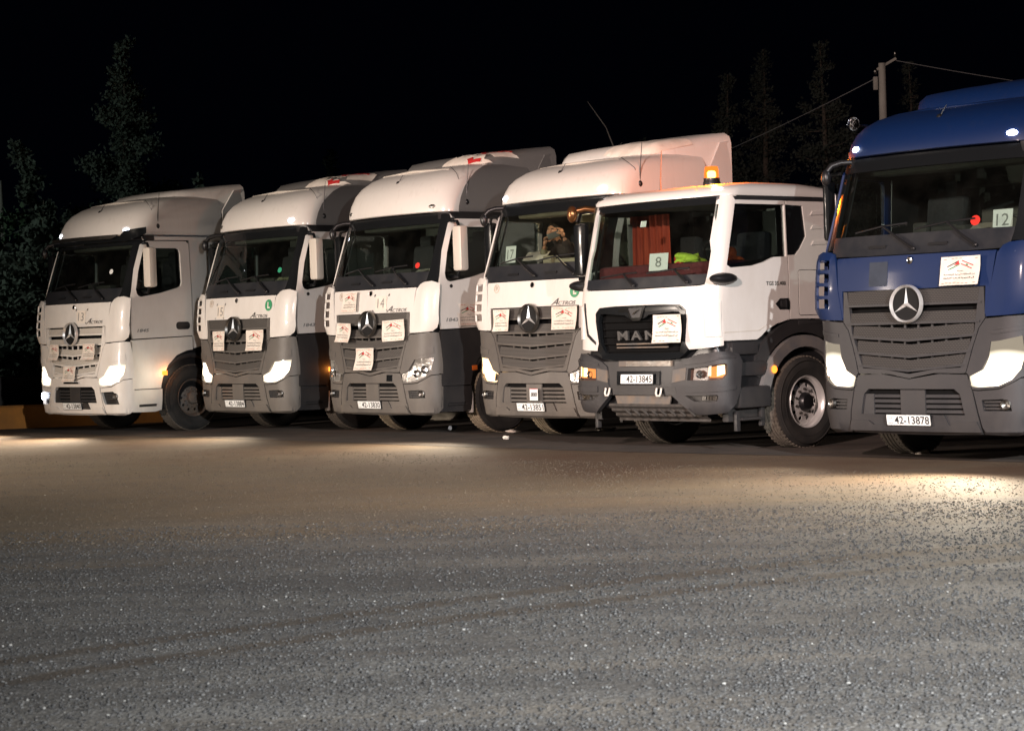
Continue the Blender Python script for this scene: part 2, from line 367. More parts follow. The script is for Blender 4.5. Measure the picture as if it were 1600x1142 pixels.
class Surf:
    """plan profile of a cab at each height: centre front y, half width, corner radii, bow"""
    def __init__(s, table, L):
        s.t=table; s.L=L
    def par(s,z):
        t=s.t
        if z<=t[0][0]: return t[0][1:]
        for a,b in zip(t,t[1:]):
            if z<=b[0]:
                k=(z-a[0])/(b[0]-a[0]); return tuple(p+(q-p)*k for p,q in zip(a[1:],b[1:]))
        return t[-1][1:]
    def P(s,u,z,off=0.0):
        y0,W,rx,ry,bow=s.par(z)
        sg=-1 if u<0 else 1; u=abs(u)
        xw=W-rx; yc=y0+bow*(xw/W)**2; sl=2*bow*xw/W/W
        if u<=1:
            x=u*xw; y=y0+bow*(x/W)**2; nx=2*bow*x/W/W; ny=-1.0
        elif u<=2:
            a=(u-1)*math.pi/2
            x=xw+rx*math.sin(a); y=yc+ry*(1-math.cos(a))+sl*rx*math.sin(a)*(1-math.sin(a)/2)
            nx=math.sin(a)+sl*math.cos(a); ny=-math.cos(a)
        else:
            ye=yc+ry+sl*rx/2
            x=W; y=ye+(u-2)*(s.L-ye); nx=1;ny=0
        n=math.hypot(nx,ny)
        return (sg*(x+off*nx/n), y+off*ny/n, z)
    def F(s,x,z):
        y0,W,rx,ry,bow=s.par(z); sg=-1 if x<0 else 1; x=abs(x); xw=W-rx
        if x<=xw: return (sg*x/xw,z)
        return (sg*(1+math.asin(min(1,(x-xw)/rx))*2/math.pi),z)
    def S(s,y,z,sg=1):
        y0,W,rx,ry,bow=s.par(z); xw=W-rx; yc=y0+bow*(xw/W)**2; sl=2*bow*xw/W/W
        ye=yc+ry+sl*rx/2
        if y>=ye: return (sg*(2+(y-ye)/(s.L-ye)),z)
        lo,hi=1,2
        for _ in range(30):
            m=(lo+hi)/2
            if s.P(m,z)[1]<y: lo=m
            else: hi=m
        return (sg*lo,z)
# z: front y, half width, corner rx, ry, bow
ACT=Surf([
(.29,.10,1.17,.30,.22,.10),(.34,.03,1.21,.30,.24,.11),(.52,.0,1.235,.30,.25,.12),(.80,.0,1.24,.28,.25,.12),
(1.0,.02,1.24,.27,.24,.11),(1.30,.035,1.235,.26,.20,.10),(1.45,.04,1.235,.26,.17,.09),(1.72,.05,1.235,.25,.16,.08),(2.04,.085,1.235,.25,.16,.09),
(2.12,.12,1.235,.24,.15,.11),(2.30,.17,1.23,.22,.15,.14),(2.95,.36,1.20,.20,.16,.17),(3.06,.40,1.19,.20,.16,.17),(3.2,.41,1.19,.2,.16,.17)],2.13)
MAN=Surf([
(.36,.14,1.10,.22,.2,.05),(.5,.02,1.2,.25,.22,.08),(.8,.0,1.22,.25,.22,.09),(1.05,.02,1.22,.25,.22,.08),(1.14,.06,1.16,.2,.15,.06),
(1.2,.04,1.115,.22,.16,.06),(1.65,.02,1.115,.22,.16,.08),(1.86,.05,1.115,.2,.15,.09),(2.0,.085,1.115,.18,.14,.1),(2.75,.26,1.10,.15,.14,.12),
(2.86,.29,1.095,.15,.15,.12),(2.95,.31,1.09,.15,.15,.12)],2.05)
def tilt(fn, k, zc): return lambda u, v, off=0.0: fn(u, v, off+k*(zc-v))
def frame(sf, u, z, spin=0.0):
    e = 0.01
    a = Vector(sf.P(u+e, z))-Vector(sf.P(u-e, z)); b = Vector(sf.P(u, z+e))-Vector(sf.P(u, z-e))
    a.normalize(); n = a.cross(b).normalized(); b = n.cross(a)
    p = sf.P(u, z); M = Matrix(((a.x, b.x, n.x, p[0]), (a.y, b.y, n.y, p[1]), (a.z, b.z, n.z, p[2]), (0, 0, 0, 1)))
    return M @ Matrix.Rotation(spin, 4, 'Z')
def chev(w, lo, hi, k): return [(-w, lo+k*w), (0, lo), (w, lo+k*w), (w, hi+k*w), (0, hi), (-w, hi+k*w)]
def notice(root, M, w, h, label=None, seed=0, hazy=False):
    """printed convoy notice: two crossed flags, three lines of writing"""
    mb = MB(); r = random.Random(seed)
    c1, c2, c3 = [r.uniform(.0, .05) for _ in range(3)]
    def fn(x, y, off=0.0):
        return tuple(M @ Vector((x*w, y*h, off+0.008+c1*(x+.5)**2+c2*(0.5-y)**3+0.006*math.sin(9*x+5*y+seed)+.05*max(0, -y-.3)*math.sin(seed*1.7+4*x))))
    mb.panel(fn, rect(-.5, -.5, .5, .5), (), .1, .1, 0, .001, 0)
    for sgn, cx, cy in ((-1, -.17, .20), (1, .18, .20)):
        ca, sa = math.cos(0.38*sgn*-1), math.sin(0.38*sgn*-1)
        def fr(u, v, off=0.0, cx=cx, cy=cy, ca=ca, sa=sa): return fn(cx+1.35*(u*ca-v*sa*h/w), cy+1.35*(u*sa*w/h+v*ca), off)
        if sgn < 0:      # black, white, green bands with a red hoist triangle
            mb.panel(fr, rect(-.12, .03, .11, .055), (), .1, .1, .003, 0, 1); mb.panel(fr, rect(-.12, -.055, .11, -.03), (), .1, .1, .003, 0, 3)
            mb.panel(fr, [(.11, -.055), (.11, .055), (.0, 0)], (), .1, .1, .004, 0, 2)
        else:            # red, white, red bands with a green tree
            mb.panel(fr, rect(-.12, .032, .11, .055), (), .1, .1, .003, 0, 2); mb.panel(fr, rect(-.12, -.055, .11, -.032), (), .1, .1, .003, 0, 2)
            mb.panel(fr, [(-.035, -.022), (.03, -.022), (0, .028)], (), .1, .1, .004, 0, 3)
    put_text(mb, AR[0], fn, 0, .0, .17, .055, .003, 1, .02)
    put_text(mb, AR[1], fn, 0, -.12, .80, .075, .003, 1, .025)
    put_text(mb, AR[2], fn, 0, -.25, .80, .075, .003, 1, .025)
    for i in range(9):   # faded ornament along the top and foot of the sheet
        x = -.4+.1*i; 
        if r.random() < .8: mb.panel(fn, disc(x, .42+r.uniform(-.02, .02), .045, .014, 8), (), .2, .2, .003, 0, 4)
        if r.random() < .7: mb.panel(fn, disc(x, -.42+r.uniform(-.02, .02), .045, .014, 8), (), .2, .2, .003, 0, 4)
    o = mb.build('notice', [PAPER, INK, RED, GREEN, PINK], root, 60)
    if label: o['label'] = label
    return o
def plate(root, M, number):
    fn = flat(M); mb = MB()
    mb.panel(fn, rrect(-.265, -.058, .265, .058, .01), (), .3, .3, 0.012, .012, 1)
    mb.panel(fn, rrect(-.258, -.051, .258, .051, .008), (), .3, .3, 0.014, .002, 0)
    put_text(mb, number, fn, .042, .0, .41, .078, .016, 1, .012)
    put_text(mb, AR[3], fn, -.215, .022, .05, .022, .016, 2); put_text(mb, 'JORDAN', fn, -.212, -.032, .06, .013, .016, 2, .01)
    return mb.build('number_plate', [PAPERC, INK, INKG], root, 40)
AR = ['\uFE94\uFEF3\uFEAA\uFEEB', '', '', '\uFEE5\uFEA9\uFEAD\uFEF7\uFE8D']
def ar(wd): return ''.join(chr(c) for c in wd)[::-1]
_ms = ar([0xFEE3, 0xFEE6]); _mlk = ar([0xFE8D, 0xFEDF, 0xFEE4, 0xFEE4, 0xFEE0, 0xFEDC, 0xFE94]); _ard = ar([0xFE8D, 0xFEF7, 0xFEAD, 0xFEA9, 0xFEE7, 0xFEF4, 0xFE94]); _hsh = ar([0xFE8D, 0xFEDF, 0xFEEC, 0xFE8E, 0xFEB7, 0xFEE4, 0xFEF4, 0xFE94])
_ila = ar([0xFE87, 0xFEDF, 0xFEF0]); _jmh = ar([0xFE8D, 0xFEDF, 0xFEA0, 0xFEE4, 0xFEEC, 0xFEEE, 0xFEAD, 0xFEF3, 0xFE94]); _lbn = ar([0xFE8D, 0xFEDF, 0xFEE0, 0xFE92, 0xFEE8, 0xFE8E, 0xFEE7, 0xFEF4, 0xFE94]); _shq = ar([0xFE8D, 0xFEDF, 0xFEB8, 0xFED8, 0xFEF4, 0xFED8, 0xFE94])
AR[1] = ' '.join([_hsh, _ard, _mlk, _ms]); AR[2] = ' '.join([_shq, _lbn, _jmh, _ila])

def make_wheel(root, x, y, side, tread=None, alloy=False, rear=False, steer=0.0, flip=1):
    """wheel with tyre and rim below it; x is the outer face, side +1/-1"""
    R = 0.522; wd = 0.30
    wl = empty('wheel', (x, y, R)); wl.parent = root; wl.rotation_euler = (0, 0, steer)
    mb = MB()
    prof = [(-wd+.06, .30), (-wd+.02, .36), (-wd, .43), (-wd+.01, .49), (-wd+.035, .512)]
    mb.lathe(prof, (0, 0, 0), 'X', 56, 0, side)
    tp = [(-wd+.035, .512)]; a = -wd+.035
    gr = 5; span = wd-.07
    for i in range(gr):
        x0 = -wd+.035+span*i/gr; x1 = -wd+.035+span*(i+1)/gr
        tp += [(x0+.004, R), (x1-.009, R), (x1-.008, R-.014), (x1+.001, R-.014)]
    tp += [(-.035, .512)]
    mb.lathe(tp, (0, 0, 0), 'X', 56, 1, side)
    # shoulder lugs
    for k in range(56):
        t = 2*PI*k/56
        for ax in (-.055, -wd+.055):
            M = Matrix.Rotation(t, 4, 'X')
            mb.add([M @ Vector((side*(ax+dx), dy, dz)) for dx, dy, dz in [(-.028, -.014, .51), (.028, -.014, .51), (.028, .014, .51), (-.028, .014, .51), (-.026, -.012, R+.003), (.026, -.012, R+.003), (.026, .012, R+.003), (-.026, .012, R+.003)]],
                   [(4, 5, 6, 7), (0, 1, 5, 4), (1, 2, 6, 5), (2, 3, 7, 6), (3, 0, 4, 7)], 1)
    prof = [(-.035, .512), (-.01, .49), (0.004, .455), (.012, .41), (.006, .36), (-.01, .32), (-.02, .297)]
    mb.lathe(prof, (0, 0, 0), 'X', 56, 0, side)
    for rr in (.47, .385): mb.lathe([(.004, rr+.006), (.0135, rr+.003), (.0135, rr-.003), (.004, rr-.006)], (0, 0, 0), 'X', 56, 0, side)
    mb.build('tyre', [RUBBER, tread or TREADD], wl, 30)
    rm = SILVER if alloy else STEEL
    rb = MB()
    rb.lathe([(-.28, .30), (-.27, .285), (-.10, .27), (-.03, .288), (-.004, .300), (.004, .296), (-.004, .286), (-.03, .270), (-.09, .255)], (0, 0, 0), 'X', 48, 0, side)
    off0 = -.09 if not rear else -.2
    def dm(u, v, off=0.0):
        r = math.hypot(u, v); d = off0+0.055*(1-min(1, (r/.255))**2)*(1 if not rear else -1)
        return (side*(d+off), u*side, v)
    holes = [disc(.195*math.cos(2*PI*k/10), .195*math.sin(2*PI*k/10), .026 if alloy else .022, n=10) for k in range(10)]
    rb.panel(dm, disc(0, 0, .257, n=40), holes, .06, .06, 0, .012, 0)
    for k in range(10):
        t = 2*PI*(k+.5)/10; p = dm(.145*math.cos(t), .145*math.sin(t), .0); rb.lathe([(0, .017), (.022, .014), (.03, 0.001)], p, 'X', 6, 1, side)
    rb.build('rim', [rm, DCHROME if alloy else STEEL], wl, 30)
    hb = MB(); hb.lathe([(off0, .115), (off0+.075, .105), (off0+.10, .085), (off0+.108, .0001)], (0, 0, 0), 'X', 24, 0, side)
    hb.build('hub_cap', BLACK if alloy else STEEL, wl, 40)
    vb = MB(); vb.lathe([(-.27, .29), (-.271, .0001)], (0, 0, 0), 'X', 24, 0, side); vb.build('brake_drum', VOID, wl, 0)
    return wl

def star_emblem(root, sf, z, R, yoff, mt, mt2):
    M = frame(sf, 0, z); fn = flat(M); mb = MB()
    # dark dish, chrome ring, three raised points
    mb.lathe([(.0, R*1.06), (.035, R*1.04), (.05, R), (.03, R*.93), (.02, R*.90)], (0, 0, 0), 'Z', 48, 0)
    o = len(mb.v)-5*48
    mb.v = [tuple(M @ Vector((p[0], p[1], p[2]+yoff))) for p in mb.v]
    mb.lathe([(.0, R*.93), (.006, .0001)], (0, 0, 0), 'Z', 40, 1); n = 2*40
    mb.v[-n:] = [tuple(M @ Vector((p[0], p[1], p[2]+yoff+.012))) for p in mb.v[-n:]]
    for k in range(3):
        a = PI/2+2*PI*k/3; t = (R*.93*math.cos(a), R*.93*math.sin(a)); q = R*.135
        b1 = (q*math.cos(a+PI/3), q*math.sin(a+PI/3)); b2 = (q*math.cos(a-PI/3), q*math.sin(a-PI/3))
        P = [fn(*t, yoff+.022), fn(*b1, yoff+.018), fn(*b2, yoff+.018), fn(0, 0, yoff+.052)]
        mb.add(P, [(0, 1, 3), (0, 3, 2)], 2)
    return mb.build('star_emblem', [mt, DISH, mt2], root, 25)

HL = [(.70, .87), (.705, .775), (.80, .765), (1.05, .78), (1.31, .835), (1.5, .93), (1.62, 1.10), (1.3, 1.085), (.95, 1.07), (.89, 1.0), (.83, .92)]
HLB = HL[:6]+[(1.60, 1.08), (1.56, 1.245), (.92, 1.195), (.90, 1.06), (.83, .93)]

def actros(name, pos, th, o):
    """heavy road tractor; o holds what sets this one apart"""
    sf = ACT; root = empty(name, (pos[0], pos[1], 0), -th)
    tag(root, o['label'], 'truck', 'trucks parked in a row')
    fx = lambda x, z, off=0.0: sf.P(*sf.F(x, z), off)
    fu = lambda u, z, off=0.0: sf.P(u, z, off)
    fs1 = lambda y, z, off=0.0: sf.P(*sf.S(y, z, 1), off); fs2 = lambda y, z, off=0.0: sf.P(*sf.S(y, z, -1), off)
    P, LOW, GR, DOOR = o['paint'], o['low'], o['grille'], o['door']
    # inner shell behind all seams
    mb = MB()
    wind = [(-1.22, 2.24), (1.22, 2.24), (1.2, 2.93), (-1.2, 2.93)]
    wh = [sf.S(y, z) for y, z in ((.43, 2.16), (1.26, 2.26), (1.26, 2.88), (.56, 2.88))]
    mb.panel(fu, [(-3, .36), (-1.0, .36), (1.0, .36), (3, .36), (3, 3.06), (-3, 3.06)], [wind, wh, mir(wh)], .2, .2, -.11, .01)
    sh = mb.build('cab_shell', BLACK, root)
    mb = MB(); mb.box((0, 2.13, 2.2), (2.36, .03, 1.8), .01, 0); mb.build('cab_rear_wall', DOOR, root)
    mb = MB(); mb.box((0, 1.2, 1.42), (2.2, 1.80, .04), 0, 0); mb.build('cab_floor', SHADE, root)
    # bumper
    mb = MB()
    mb.panel(fu, [(-.86, .315), (-.4, .305), (0, .303), (.4, .305), (.86, .315), (.73, .74), (.67, .885), (.35, .895), (0, .845), (-.35, .895), (-.67, .885), (-.73, .74)],
             [[(-.66, .50), (.66, .50), (.60, .70), (.53, .75), (-.53, .75), (-.60, .70)]], .1, .08, .0, .05)
    mb.panel(fu, [(-.86, .335), (.86, .335), (.80, .44), (.56, .44), (.5, .40), (-.5, .40), (-.56, .44), (-.80, .44)], (), .1, .08, .022, .03)
    mb.build('bumper', LOW, root)
    mb = MB()
    mb.panel(fx, rect(-.70, .46, .70, .80), (), .15, .1, -.05, .01, 1)
    for i in range(4): mb.panel(tilt(fx, .4, .53+i*.05), rect(-.62, .515+i*.05, .62, .545+i*.05), (), .15, .1, -.03, .012, 0)
    mb.panel(fx, rect(-.12, .49, .17, .74), (), .15, .1, -.018, .02, 0); mb.panel(fx, rect(-.60, .50, -.46, .70), (), .15, .1, -.02, .02, 0)
    mb.panel(fx, [(.24, .40), (.44, .40), (.40, .50), (.28, .50)], (), .15, .1, .02, .05, 0)
    mb.build('lower_intake', [LOW if o.get('intake', 1) else SHADE, VOID], root)
    for sg in (1, -1):
        m_ = (lambda p: p) if sg > 0 else mir
        fog = [(.84, .645), (1.13, .655), (1.28, .62), (1.33, .54), (.87, .54)] if not o.get('bigfog') else [(.77, .665), (1.10, .675), (1.24, .63), (1.36, .475), (.86, .475)]
        mb = MB()
        mb.panel(fu, m_([(.88, .315), (1.2, .305), (1.47, .30), (1.75, .33), (1.93, .40), (1.93, .86), (1.5, .845), (1.31, .80), (1.05, .745), (.80, .73), (.745, .735)]), [m_(fog)], .1, .08, .0, .05)
        mb.build('bumper_corner', LOW, root)
        mb = MB(); mb.panel(fu, m_([(a, b) for a, b in rect(.74, .45, 1.42, .70)]), (), .1, .1, -.045, .01, 0)
        for i in range(3): mb.panel(fu, m_(rect(.86, .555+i*.032, 1.12, .570+i*.032)), (), .1, .1, -.02, .02, 1)
        hz = mb.build('fog_lamp', [BLACK, SHADE], root)
        mb = MB(); c = sf.P(sg*1.2, .60, -.01); Mf = frame(sf, sg*1.2, .60)
        mb.lathe([(-.02, .052), (.012, .050), (.018, .042), (.006, .038), (-.015, .0001)], (0, 0, 0), 'Z', 24); mb.v = [tuple(Mf @ Vector(p)) for p in mb.v]
        fl = mb.build('lamp', MARKON if (o.get('foglit') and sg == -1) else DCHROME, hz, 40)
        # headlight housing panel
        hp = HLB if o.get('tall') else HL
        mb = MB()
        out = [(.665, .905), (.69, .885), (.735, .755), (.745, .745), (.80, .74), (1.05, .757), (1.31, .81), (1.5, .857), (1.93, .872), (1.93, 1.43), (1.64, 1.435), (1.2, 1.43), (.87, 1.415), (.80, 1.33), (.735, 1.15), (.69, 1.0)]
        ho = [(u+(.012 if u < 1 else 0)*0, z) for u, z in hp]
        mb.panel(fu, m_(out), [m_(ho)], .1, .08, .008, .05)
        mb.panel(fu, m_([(.93, 1.115), (1.62, 1.15), (1.60, 1.245), (.92, 1.19)] if not o.get('tall') else [(.93, 1.265), (1.58, 1.30), (1.58, 1.34), (.93, 1.30)]), (), .1, .08, .016, .02)
        mb.build('headlight_panel', LOW, root)
        mb = MB()
        ctr = (1.12, .92)
        bowl = lambda u, z, off=0.0, sg=sg: sf.P(u, z, off-.05+.045*min(1, (((abs(u)-1.12)/.45)**2+((z-.92)/.17)**2)))
        mb.panel(bowl, m_(hp), (), .07, .05, 0, .01, 0)
        for cx, cz, rr in ((.98, .88, .055), (1.28, .93, .06)):
            Mf = frame(sf, sg*cx, cz); n0 = len(mb.v)
            mb.lathe([(-.01, rr), (.012, rr*.98), (.006, rr*.8), (-.02, rr*.5), (-.03, .0001)], (0, 0, -.0), 'Z', 20, 1); mb.v[n0:] = [tuple(Mf @ Vector((p[0], p[1], p[2]-.02))) for p in mb.v[n0:]]
        mb.panel(bowl, m_([(.72, .865), (.725, .785), (.79, .78), (.80, .88)]), (), .1, .1, .012, .01, 2)
        lit = o.get('lights', 0)
        if isinstance(lit, (list, tuple)): lit = lit[0] if sg < 0 else lit[1]
        h = mb.build('headlight', [HEADON if lit == 2 else (DRLON if lit == 1 else REFL), HEADON if lit == 2 else (DRLON if lit == 1 else CHROME), HEADON if lit == 2 else DCHROME], root, 30)
        mb = MB(); mb.panel(fu, m_(hp), (), .1, .08, .006, .006); mb.build('lens', CLEAR, h)
        if lit:
            p = sf.P(sg*1.1, .93, .08)
            lamp('headlight_far_beam', 'SPOT', p, (p[0]+sg*.1, p[1]-10, p[2]-1.6), 900*lit*o.get('far', 1.0)*(o.get('rb', .5) if sg < 0 else 1), (1.0, .84, .62), .05, 100, 1.0, root)
            lamp('headlight_beam', 'SPOT', p, (p[0]+sg*.1, p[1]-10, p[2]-.45), 520*lit*o.get('beam', 1.0)*(o.get('rb', .5) if sg < 0 else 1), (1.0, .86, .66), .08, 125, 1.0, root)
        # air deflector vane with slots behind it
        dfn = lambda u, z, off=0.0: sf.P(u, z, off+.012+.075*max(0, (abs(u)-1.0)/.85)*max(0, min(1, (z-1.42)/.12)))
        mb = MB(); mb.panel(dfn, m_([(.87, 1.435), (1.64, 1.452), (1.80, 1.50), (1.84, 1.6), (1.84, 2.0), (1.78, 2.10), (1.45, 2.135), (1.15, 2.125), (1.02, 2.10), (.975, 2.03)]), [m_(rrect(1.12, 1.56+i*.13, 1.55, 1.655+i*.13, .02)) for i in range(4)] if sg < 0 else (), .1, .1, .0, .022)
        dv = mb.build('air_deflector', P, root)
        for i in range(5):
            mb = MB()
            z = 1.55+i*.12; mb.add([sf.P(sg*1.35, z, .0), sf.P(sg*1.82, z, .0), sf.P(sg*1.82, z, .072), sf.P(sg*1.35, z, .036), sf.P(sg*1.35, z+.012, .0), sf.P(sg*1.82, z+.012, .0), sf.P(sg*1.82, z+.012, .072), sf.P(sg*1.35, z+.012, .036)],
                                   [(0, 1, 2, 3), (7, 6, 5, 4), (0, 4, 5, 1), (1, 5, 6, 2), (2, 6, 7, 3), (3, 7, 4, 0)])
            mb.build('vane_rib', P, dv)
        # side: door, window, lower panel, step
        fs = fs1 if sg > 0 else fs2
        win = [(.40, 2.24), (.41, 2.17), (.44, 2.135), (.49, 2.12), (.85, 2.175), (1.18, 2.255), (1.235, 2.28), (1.26, 2.34), (1.26, 2.80), (1.245, 2.85), (1.20, 2.875), (.64, 2.875), (.595, 2.85), (.565, 2.80), (.47, 2.52)]
        mb = MB(); mb.panel(fs, [(.31, 1.475), (.285, 1.60), (.31, 2.12), (.42, 2.55), (.555, 2.93), (.66, 2.985), (1.38, 2.985), (1.43, 2.94), (1.43, 1.50)], [win], .10, .12, .016, .04)
        dr = mb.build('door', DOOR, root)
        mb = MB(); mb.panel(fs, win, (), .2, .2, -.012, .006); mb.build('side_window', SGLASS, dr)
        mb = MB(); mb.panel(fs, rrect(1.12, 1.60, 1.38, 1.72, .05), (), .1, .1, .019, .01, 0); mb.panel(fs, rrect(1.15, 1.655, 1.36, 1.695, .015), (), .1, .1, .03, .015, 1); mb.build('handle', [BLACK, SHADE], dr)
        if o.get('badge') and sg > 0:
            mb = MB(); put_text(mb, o['badge'], fs, .50, 1.60, .22, .05, .020, 0, .03, .2); mb.build('lettering', INKG, dr, 0)
        if o.get('lock') and sg > 0:
            mb = MB(); mb.panel(fs, disc(.50, 2.06, .025), (), .1, .1, .022, .01); mb.build('door_lock', BLACK, dr)
        SL = o['sidelow']
        mb = MB(); mb.panel(fs, [(.29, .70), (.80, .70), (.84, .86), (.95, 1.05), (1.12, 1.20), (1.30, 1.265), (1.43, 1.28), (1.43, 1.485), (.30, 1.455)], (), .12, .1, .004, .04)
        mb.panel(fs, [(.29, .70), (.29, .73), (.80, .73), (.80, .70)], (), .12, .1, .012, .04)
        mb.build('door_skirt', SL, root)
        mb = MB(); mb.panel(fs, [(.29, .345), (.70, .335), (.82, .36), (.83, .685), (.29, .685)], [rrect(.40, .42, .74, .46, .01)], .12, .1, .0, .03, 0)
        mb.box((sg*1.12, .56, .44), (.16, .40, .03), .005, 1); mb.box((sg*1.14, .56, .69), (.16, .42, .02), .005, 1)
        mb.build('entry_step', [SL, SHADE], root)
        mb = MB(); mb.panel(fs, [(1.455, 1.30), (1.75, 1.36), (2.10, 1.36), (2.10, 3.04), (1.455, 3.04)], (), .15, .15, .003, .03); mb.panel(fs, [(.60, 3.0), (2.10, 3.0), (2.10, 3.055), (.60, 3.055)], (), .15, .15, .006, .03)
        mb.build('side_panel', DOOR, root)
        # A-pillar
        mb = MB(); mb.panel(fu, m_([(1.19, 2.14), (1.72, 2.14), (1.80, 2.5), (1.86, 2.8), (2.0, 3.0), (2.05, 3.07), (1.19, 3.07), (1.19, 2.6)]), (), .1, .1, -.004, .04); mb.build('windscreen_pillar', GLOSSB, root)
        mb = MB(); mb.panel(fs, [(.50, 2.99), (2.0, 2.995), (2.0, 3.085), (.45, 3.085)] if o.get('blackrail', 1) else [(.45, 3.0), (.80, 3.0), (.80, 3.08), (.42, 3.08)], (), .15, .15, .009, .03); mb.build('roof_rail', BLACK, root)
        # mudguard
        mb = MB(); rings = []
        for i in range(15):
            a = math.radians(-12+i*(204/14)); y = 1.45-.63*math.cos(a); z = .53+.63*math.sin(a)
            hw = 1.165 if SL is WHITE else 1.2; rings.append([(sg*.86, y, z), (sg*hw, y, z), (sg*(hw+.015), 1.45-.66*math.cos(a), .53+.66*math.sin(a)), (sg*hw, 1.45-.70*math.cos(a), .53+.70*math.sin(a)), (sg*.86, 1.45-.66*math.cos(a), .53+.66*math.sin(a))])
        mb.loft(rings, True, 0, True, True); mb.build('mudguard', SHADE, root, 40)
        if o.get('flap') and sg > 0:
            mb = MB(); mb.box((1.17, .845, .46), (.10, .03, .30), .008); mb.build('mudguard_edge', WHITE, root)
        mb = MB(); mb.box((sg*1.236, .88, .93), (.03, .10, .07), .01); mb.build('side_marker', AMBON if (o.get('amber') and sg > 0) else AMBDIM, root)
        if o.get('amber') and sg > 0: lamp('marker_glow', 'POINT', (1.33, .90, .93), None, 2.0, (1, .3, .05), .03, parent=root)
        # mirror on the door
        mc = P if (sg > 0 and o.get('mirror', 1)) else GLOSSB
        mb = MB(); mb.box((sg*1.38, .58, 2.57), ((.19 if sg > 0 else o.get('rmw', .15)), .14, .62), .045); mh = mb.build('mirror', mc if sg < 0 else (BEIGE if mc is not GLOSSB else mc), root)
        mb = MB(); mb.tube([(sg*1.20, .58, 2.95), (sg*1.34, .57, 2.94), (sg*1.38, .57, 2.86)], .022); mb.build('mirror_arm', GLOSSB, mh); mb = MB(); mb.tube([(sg*1.20, .54, 2.18), (sg*1.34, .56, 2.20), (sg*1.38, .56, 2.28)], .025); mb.build('mirror_arm', GLOSSB, mh)
        mb = MB(); mb.box((sg*1.38, .654, 2.57), (.13, .01, .56), .003); mb.build('mirror_glass', CHROME, mh)
        # front wheel
        make_wheel(root, sg*1.19, 1.45, sg, o.get('tread'), False, False, o.get('steer', 0.0))
    # kerb mirror over the windscreen at the vehicle's right
    mb = MB(); mb.tube([(-1.02, .55, 3.05), (-1.12, .46, 3.05), (-1.19, .39, 3.02), (-1.22, .35, 2.96)], [.025, .032, .034, .03], 10); mb.ell((-1.225, .34, 2.90), (.055, .05, .085), 14, 8)
    mb.build('kerb_mirror', BLACK, root, 50)
    # grille
    mb = MB()
    w0 = .84
    zt = 1.715 if not o.get('whitegrille') else 1.68
    back = [(-.86, zt), (-.80, 1.30), (-.66, .93), (-.35, .90), (0, .85), (.35, .90), (.66, .93), (.80, 1.30), (.86, zt)]
    mb.panel(fu, back, (), .12, .1, -.07, .01, 1)
    bands = [(.845, 1.565, zt, 0, .10), (.825, 1.385, 1.500, .0, .16), (.77, 1.215, 1.338, .055, .16), (.72, 1.055, 1.182, .07, .18), (.675, .92, 1.03, .085, .2)]
    if o.get('whitegrille'): bands = [(.84, 1.555, 1.665, 0, .1), (.82, 1.40, 1.50, .0, .16), (.77, 1.225, 1.33, .055, .16), (.72, 1.06, 1.172, .07, .18), (.675, .92, 1.02, .085, .2)]
    for wd, lo, hi, k, tl in bands:
        mb.panel(tilt(fx, tl, (lo+hi)/2), chev(wd*.93, lo, hi, k), (), .1, .05, .0, .02, 2)
        mb.panel(tilt(fx, tl, (lo+hi)/2), chev(wd*.95, lo-.004, lo+.018, k), (), .1, .05, .008, .02, 0)
    for zc, k in ((1.345, .055), (1.195, .065), (1.04, .08)):
        for i in range(-3, 4): x = i*.16+.08; mb.panel(fx, rect(x-.012, zc-.04+k*abs(x), x+.012, zc+.04+k*abs(x)), (), .1, .1, -.03, .015, 0)
    for sg in (1, -1):   # frame down each side
        m_ = (lambda p: p) if sg > 0 else mir
        mb.panel(fu, m_([(.845, zt), (.80, zt), (.745, 1.30), (.60, .955), (.60, .90), (.655, .905), (.68, 1.0), (.725, 1.15), (.79, 1.33), (.862, 1.42)]), (), .1, .08, .006, .04, 0)
    mb.panel(fu, [(-.6, .90), (-.3, .905), (0, .855), (.3, .905), (.6, .90), (.6, .955), (.3, .94), (0, .895), (-.3, .94), (-.6, .955)], (), .1, .08, .006, .04, 0)
    mb.build('grille', [GR, VOID, o.get('mesh', MESHD)], root)
    if o.get('bumperlamp'):
        mb = MB(); mb.panel(fx, rect(.37, .775, .49, .865), (), .1, .1, .004, .01); mb.build('sensor_window', GLOSSB, root)
    if o.get('whitegrille'):
        mb = MB(); mb.panel(fx, rect(-.23, .80, .20, .825), (), .1, .1, .03, .03); mb.build('front_handle', CHROME, root)
    star_emblem(root, sf, 1.575, .178, .035, o.get('ring', DCHROME), SILVER)
    # bonnet flap
    mb = MB(); b0 = zt+.008
    mb.panel(fu, [(-.865, b0), (-.86, 1.46), (-.885, 1.44), (-.955, 2.03), (-.955, 2.055), (-.5, 2.055), (0, 2.055), (.5, 2.055), (.955, 2.055), (.955, 2.03), (.885, 1.44), (.86, 1.46), (.865, b0)], (), .1, .08, .006, .03)
    mb.build('bonnet_flap', P, root)
    mb = MB(); Ms = frame(sf, 0, 2.0); n0 = 0; mb.lathe([(0, .036), (.008, .036), (.012, .03), (.008, .026), (.006, .0001)], (0, 0, 0), 'Z', 20)
    mb.v = [tuple(Ms @ Vector((p[0], p[1], p[2]+.007))) for p in mb.v]; mb.build('round_badge', CHROME, root, 30)
    # writing on the flap
    M = frame(sf, .62, 1.765); mb = MB(); fn = flat(M)
    put_text(mb, 'A', fn, -.175, .008, .13, .085, .012, 0, 0, .7); put_text(mb, 'CTROS', fn, .035, -.012, .30, .048, .012, 0, 0, .35)
    if not o.get('noname'): mb.build('lettering', CHROME if P is BLUEP else SHADE, root, 0)
